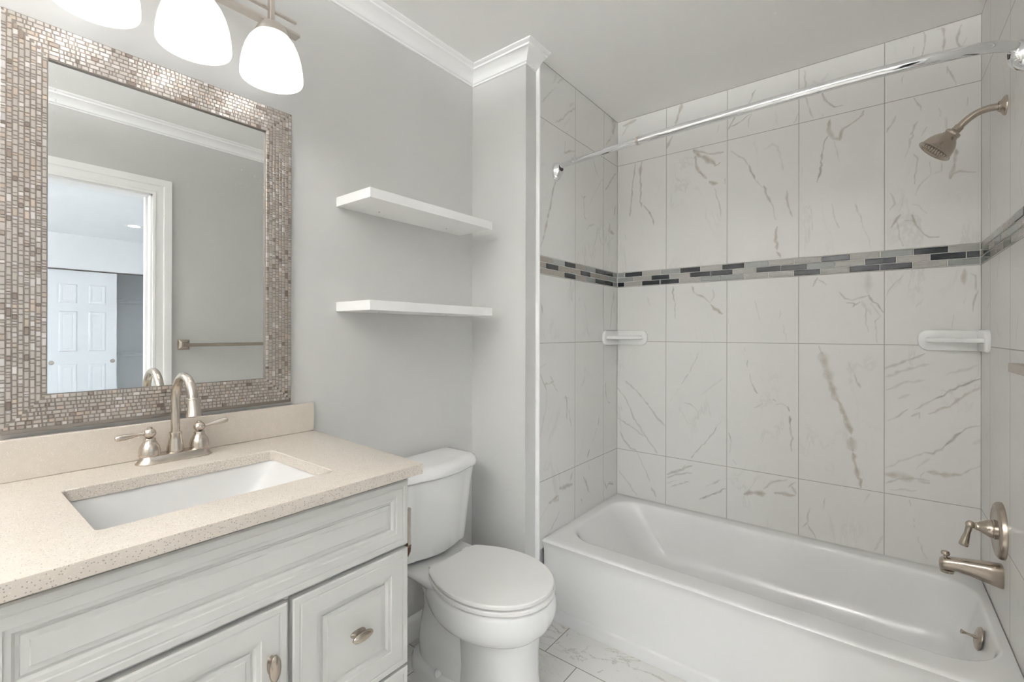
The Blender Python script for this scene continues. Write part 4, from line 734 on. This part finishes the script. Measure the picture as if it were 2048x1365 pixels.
# ------------------------------------------------------------------ tub filler, valve, shower head on the right wall
WY = -.375
ts = thing('tub_spout', 'brushed nickel tub spout with a diverter knob on the right tiled wall', 'spout', (XR, WY, .50))
def sq(x, hy, zc, hz, e=3, n=24):
    P = []
    for j in range(n):
        t = 2*math.pi*j/n; c, s = math.cos(t), math.sin(t)
        P.append((x, WY+hy*math.copysign(abs(c)**(2/e), c), zc+hz*math.copysign(abs(s)**(2/e), s)))
    return P
spz = .500
MB().loft([sq(XR-.0005, .027, spz, .036), sq(XR-.004, .028, spz, .037), sq(XR-.03, .0265, spz+.002, .033), sq(XR-.07, .024, spz+.005, .026), sq(XR-.105, .022, spz+.006, .0205), sq(XR-.122, .0215, spz+.003, .021), sq(XR-.138, .020, spz+.001, .0205), sq(XR-.146, .016, spz-.001, .016), sq(XR-.148, .008, spz-.002, .008)]).build('spout_body', M['nickel_dark'], ts, smooth=50)
MB().lathe([(.019, 0), (.017, -.010), (.010, -.010)], (XR-.128, WY, spz-.016), n=20).build('outlet', M['nickel_dark'], ts, smooth=40)
MB().lathe([(.0055, 0), (.005, .008), (.0105, .0115), (.012, .017), (.0095, .0225), (.004, .0245)], (XR-.132, WY, spz+.019), n=18).build('diverter_knob', M['nickel_dark'], ts, smooth=50)
vv = thing('shower_valve', 'brushed nickel shower valve with round plate and lever above the tub spout', 'valve', (XR, WY, .643))
MB().lathe([(.0875, 0), (.0875, .006), (.0855, .012), (.080, .0165), (.071, .0185), (.064, .0165), (.058, .0160), (.030, .0170), (.0, .0170)], (XR-.0004, WY, .643), (-1, 0, 0), n=48).build('plate', M['nickel_dark'], vv, smooth=30)
hb2 = MB().lathe([(.030, .0165), (.030, .021), (.028, .023), (.0285, .028), (.024, .038), (.017, .050), (.0125, .056), (.0125, .060), (.0105, .061), (.0105, .064)], (XR, WY, .643), (-1, 0, 0), n=32).build('hub', M['nickel_dark'], vv, smooth=40)
lv = MB().sphere((XR-.073, WY, .645), .0125, sc=(1, 1, 1)); A, B = Vector((XR-.074, WY, .645)), Vector((XR-.090, WY-.004, .574))
lv.tube([A.lerp(B, k) for k in (0, .2, .4, .7, .9, .97, 1)], [.009, .0085, .0078, .0105, .0125, .0122, .0105], 18)
lv.build('lever', M['nickel_dark'], vv, smooth=50)
SY = -.418
sh = thing('showerhead', 'bell-shaped brushed nickel shower head on a bent arm', 'showerhead', (XR, SY, 1.965))
MB().lathe([(.0295, 0), (.0295, .003), (.027, .006), (.020, .010), (.0165, .014), (.0155, .017), (.012, .018)], (XR-.0004, SY, 1.965), (-1, 0, 0), n=36).build('flange', M['nickel_dark'], sh, smooth=40)
ap = smooth_path([(XR-.010, SY, 1.965), (XR-.035, SY, 1.966), (XR-.058, SY, 1.962), (XR-.078, SY, 1.951), (XR-.095, SY, 1.936), (XR-.108, SY, 1.922)], 6)
MB().tube(ap, .0105, 18).build('arm', M['nickel_dark'], sh, smooth=50)
dd = Vector((-.105, 0, -.098)).normalized(); dd = Vector((-.68, -.02, -.73)).normalized(); o0 = Vector((XR-.103, SY, 1.927))
MB().lathe([(.0125, 0), (.0145, .001), (.0145, .016), (.0125, .018), (.009, .018), (.009, .022)], o0, dd, n=6).build('nut', M['nickel_dark'], sh)
hd = MB().lathe([(.009, .020), (.0215, .021), (.0225, .026), (.020, .031), (.0225, .034), (.0235, .038), (.0300, .044), (.0375, .055), (.0425, .067), (.0450, .078), (.0462, .084), (.0495, .0875), (.0505, .0905), (.0490, .092), (.046, .0915), (.041, .089), (.038, .087), (.0, .086)], o0, dd, n=40).build('head', M['nickel_dark'], sh, smooth=35)
fc = MB(); u = dd.orthogonal().normalized(); v = dd.cross(u)
for rr_, cnt in ((.008, 6), (.017, 12), (.026, 18), (.034, 24)):
    for k in range(cnt):
        t = 2*math.pi*k/cnt; fc.lathe([(.0014, .0862), (.0013, .0878), (.0006, .0882)], o0+u*rr_*math.cos(t)+v*rr_*math.sin(t), dd, n=8)
fc.build('nozzles', M['bronze'], hd)

# ------------------------------------------------------------------ curtain rod
cr = thing('shower_curtain_rod', 'curved chrome shower curtain rod across the tub opening', 'curtain rod', (1.07, -.70, 2.03))
RZ = 2.03
rp = smooth_path([(XL+.012, -.655, RZ-.004), (.39, -.662, RZ), (.57, -.685, RZ), (.755, -.707, RZ), (.92, -.718, RZ), (1.09, -.727, RZ), (1.30, -.735, RZ), (1.45, -.738, RZ), (1.56, -.734, RZ), (1.66, -.725, RZ), (1.735, -.710, RZ), (1.775, -.688, RZ-.002), (XR-.012, -.655, RZ-.006)], 6)
k1 = min(range(len(rp)), key=lambda i: abs(rp[i].x-.755))
MB().tube(rp[:k1+2], .0125, 20).build('rod_inner', M['chrome'], cr, smooth=60)
MB().tube(rp[k1:], .0150, 20).build('rod_outer', M['chrome'], cr, smooth=60)
MB().tube([rp[k1]-(rp[k1+1]-rp[k1-1]).normalized()*.007, rp[k1]+(rp[k1+1]-rp[k1-1]).normalized()*.004], .0165, 20).build('collar', M['nickel_light'], cr, smooth=40)
for xw, s in ((XL, 1), (XR, -1)):
    def tear(x, ry, rz, z):
        return [(xw+s*x, -.655+ry*math.cos(2*math.pi*j/32), z+rz*math.sin(2*math.pi*j/32)*(1.0 if math.sin(2*math.pi*j/32) > 0 else 1.25)) for j in range(32)]
    fl = MB().loft([tear(.0004, .032, .038, 2.013), tear(.004, .033, .039, 2.013), tear(.016, .029, .034, 2.014), tear(.028, .0235, .026, 2.017), tear(.031, .0205, .023, 2.018)]).build('flange', M['chrome'], cr, smooth=40)
    MB().lathe([(.0170, .0312), (.0170, .0325), (.010, .0325)], (xw, -.655, 2.024), (s, 0, 0), n=24).build('socket', M['dark'], fl, smooth=40)

# ------------------------------------------------------------------ corner soap dishes
def soap(xc, s, label):
    o = thing('soap_dish', label, 'soap dish', (xc, 0, 1.237), 'white ceramic corner soap dishes')
    z0, z1 = 1.196, 1.278; mb = MB(); LB, LS = .183, .185
    def plate(a0, L, wall, t0, t1, i=0):
        r = .034; P = []
        pts = [(a0, z0+i), (L-r-i, z0+i)]+[(L-i-r+r*math.cos(R(t)), z0+i+r+r*math.sin(R(t))) for t in range(-80, 1, 20)]+[(L-i-r+r*math.cos(R(t)), z1-i-r+r*math.sin(R(t))) for t in range(0, 81, 20)]+[(L-i-r, z1-i), (a0, z1-i)]
        return pts
    for wall, Lw in (('x', LB), ('y', LS)):
        L = []
        for t, i in ((.0004, 0), (.008, 0), (.012, .0025), (.0135, .007)):
            L.append([(xc+s*a, -t, z) if wall == 'x' else (xc+s*t, -a, z) for a, z in plate(.0005, Lw, wall, 0, t, i)])
        mb.loft(L)
    def tri(k, z, d=0.0):
        # corner sector with a bowed front
        P = [(0.002, 0.002)]
        n = 14
        for i in range(n+1):
            t = R(90*i/n); rr_ = k*(.160-.052*math.sin(2*t)**2)
            P.append((rr_*math.cos(t)+.002, rr_*math.sin(t)+.002))
        return [(xc+s*a, -b2, z) for a, b2 in P]
    mb.loft([tri(.94, 1.2285), tri(.985, 1.230), tri(1.0, 1.234), tri(1.0, 1.241), tri(.985, 1.2455), tri(.955, 1.247), tri(.92, 1.245), tri(.88, 1.240), tri(.2, 1.239)])
    mb.build('dish', M['porcelain'], o, smooth=35)
soap(XL, 1, 'white ceramic corner soap dish in the left rear corner of the tub')
soap(XR, -1, 'white ceramic corner soap dish in the right rear corner above the valve')

# ------------------------------------------------------------------ towel bar (seen in the mirror, its end at the right edge)
tw = thing('towel_bar', 'brushed nickel towel bar beside the doorway, mostly seen in the mirror', 'towel bar', (XR, -1.22, 1.187))
for y in (-1.490, -.980):
    p = MB().loft([[(xx, y+a*h, 1.187+b2*h) for a, b2 in ((-1, -1), (1, -1), (1, 1), (-1, 1))] for xx, h in ((XR-.0004, .030), (XR-.006, .030), (XR-.010, .026), (XR-.022, .013), (XR-.0605, .0115))])
    p.build('post', M['nickel_dark'], tw, bevel=.0015)
MB().box(XR-.079, XR-.0608, -1.516, -.954, 1.176, 1.197).build('bar', M['nickel_dark'], tw, bevel=.002)

# ------------------------------------------------------------------ bedroom beyond the doorway
BX, BY0_, BY1_ = 6.365, -4.0, .8
struct(MB().box(1.93, 7.1, BY0_, BY1_, -.1, 0).build('floor_bedroom', M['carpet']))
struct(MB().box(1.93, 7.1, BY0_-.12, BY1_+.12, H, H+.1).build('ceiling_bedroom', M['bed_wall']))
struct(MB().box(1.93, 7.1, BY1_, BY1_+.12, 0, H).build('wall_bedroom_rear', M['bed_wall']))
struct(MB().box(1.81, 1.93, .12, BY1_, 0, H).build('wall_bedroom_side', M['bed_wall']))
struct(MB().box(1.93, 2.9, BY0_-.12, BY0_, 0, H).box(4.9, 7.1, BY0_-.12, BY0_, 0, H).box(2.9, 4.9, BY0_-.12, BY0_, 0, .8).box(2.9, 4.9, BY0_-.12, BY0_, 2.1, H).build('wall_bedroom_window', M['bed_wall']))
wf = MB().box(2.9, 4.9, BY0_-.09, BY0_-.05, .8, .85).box(2.9, 4.9, BY0_-.09, BY0_-.05, 2.05, 2.1).box(2.9, 2.95, BY0_-.09, BY0_-.05, .85, 2.05).box(4.85, 4.9, BY0_-.09, BY0_-.05, .85, 2.05).box(3.87, 3.93, BY0_-.09, BY0_-.05, .85, 2.05)
struct(wf.build('window_1', M['trim']))
struct(MB().box(BX, BX+.1, BY0_, -2.6, 0, H).box(BX, BX+.1, -.2, BY1_, 0, H).box(BX, BX+.1, -2.6, -.2, 2.045, H).build('wall_closet', M['bed_wall']), 'white bedroom wall over the closet opening, seen in the mirror')
struct(MB().box(7.0, 7.1, -2.8, 0, 0, H).box(BX+.1, 7.0, -2.8, -2.7, 0, H).box(BX+.1, 7.0, -.1, 0, 0, H).build('wall_closet_inside', M['closet']))
struct(MB().box(BX-.002, BX+.10, -2.6, -.2, 2.035, 2.0445).build('trim_8', M['edge_metal']))
cd = thing('closet_door', 'white six-panel sliding closet door reflected in the mirror', 'door', (BX+.03, -1.20, 0))
def slab_door(x, y0, y1, parent):
    mb = MB().box(x, x+.034, y0, y1, .02, 2.03)
    w_ = (y1-y0); 
    for a, b2 in ((.165, .42), (.58, .835)):
        for c0, c1 in ((1.62, 1.86), (1.02, 1.52), (.25, .86)):
            ya, yb = y0+w_*a, y0+w_*b2
            S = [(0, -.0002), (.004, -.004), (.012, -.007), (.020, -.007), (.040, -.002), (.044, -.0035)]
            L = [[(x+.0-abs(d)*1.0, ya+i, c0+i), (x-abs(d), yb-i, c0+i), (x-abs(d), yb-i, c1-i), (x-abs(d), ya+i, c1-i)] for i, d in S]
            mb.loft(L, False, True)
    return mb.build('panel', M['door'], parent, smooth=15)
slab_door(BX+.03, -1.535, -.872, cd)
for y in (-1.488, -.912): MB().lathe([(.0, .002), (.016, .002), (.018, .006), (.024, .006), (.026, 0)], (BX+.03, y, .885), (-1, 0, 0), n=28).build('finger_pull', M['nickel_light'], cd, smooth=40)
cd2 = thing('closet_door', 'second white sliding closet door behind the reflected one', 'door', (BX+.075, -2.0, 0))
slab_door(BX+.075, -2.59, -1.50, cd2)
def wire_shelf(z, label):
    mb = MB()
    for k in range(13): mb.tube([(6.62+k*.03, -2.69, z), (6.62+k*.03, -.11, z)], .0028, 6)
    for q in (0, .012, .03): mb.tube([(6.612, -2.69, z-.008-q), (6.612, -.11, z-.008-q)], .0030, 6)
    for k in range(26): mb.tube([(6.612, -2.65+k*.1, z-.004), (6.985, -2.65+k*.1, z-.004)], .0022, 5)
    tag(mb.build('wire_shelf', M['wire'], smooth=60), label, 'shelf', 'wire shelves in the closet')
wire_shelf(1.70, 'upper white wire shelf in the closet reflected in the mirror')
wire_shelf(.97, 'lower white wire shelf in the closet reflected in the mirror')
dl = thing('downlight', 'round recessed ceiling light in the bedroom, reflected in the mirror', 'light', (5.21, -.96, H))
MB().lathe([(.052, -.001), (.085, -.004), (.088, -.0005)], (5.21, -.96, H), n=32, cap=False).build('ring', M['trim'], dl, smooth=40)
MB().lathe([(.0, -.002), (.052, -.002), (.052, -.0005)], (5.21, -.96, H), n=32).build('lens', M['lens'], dl)
bpy.context.view_layer.update()
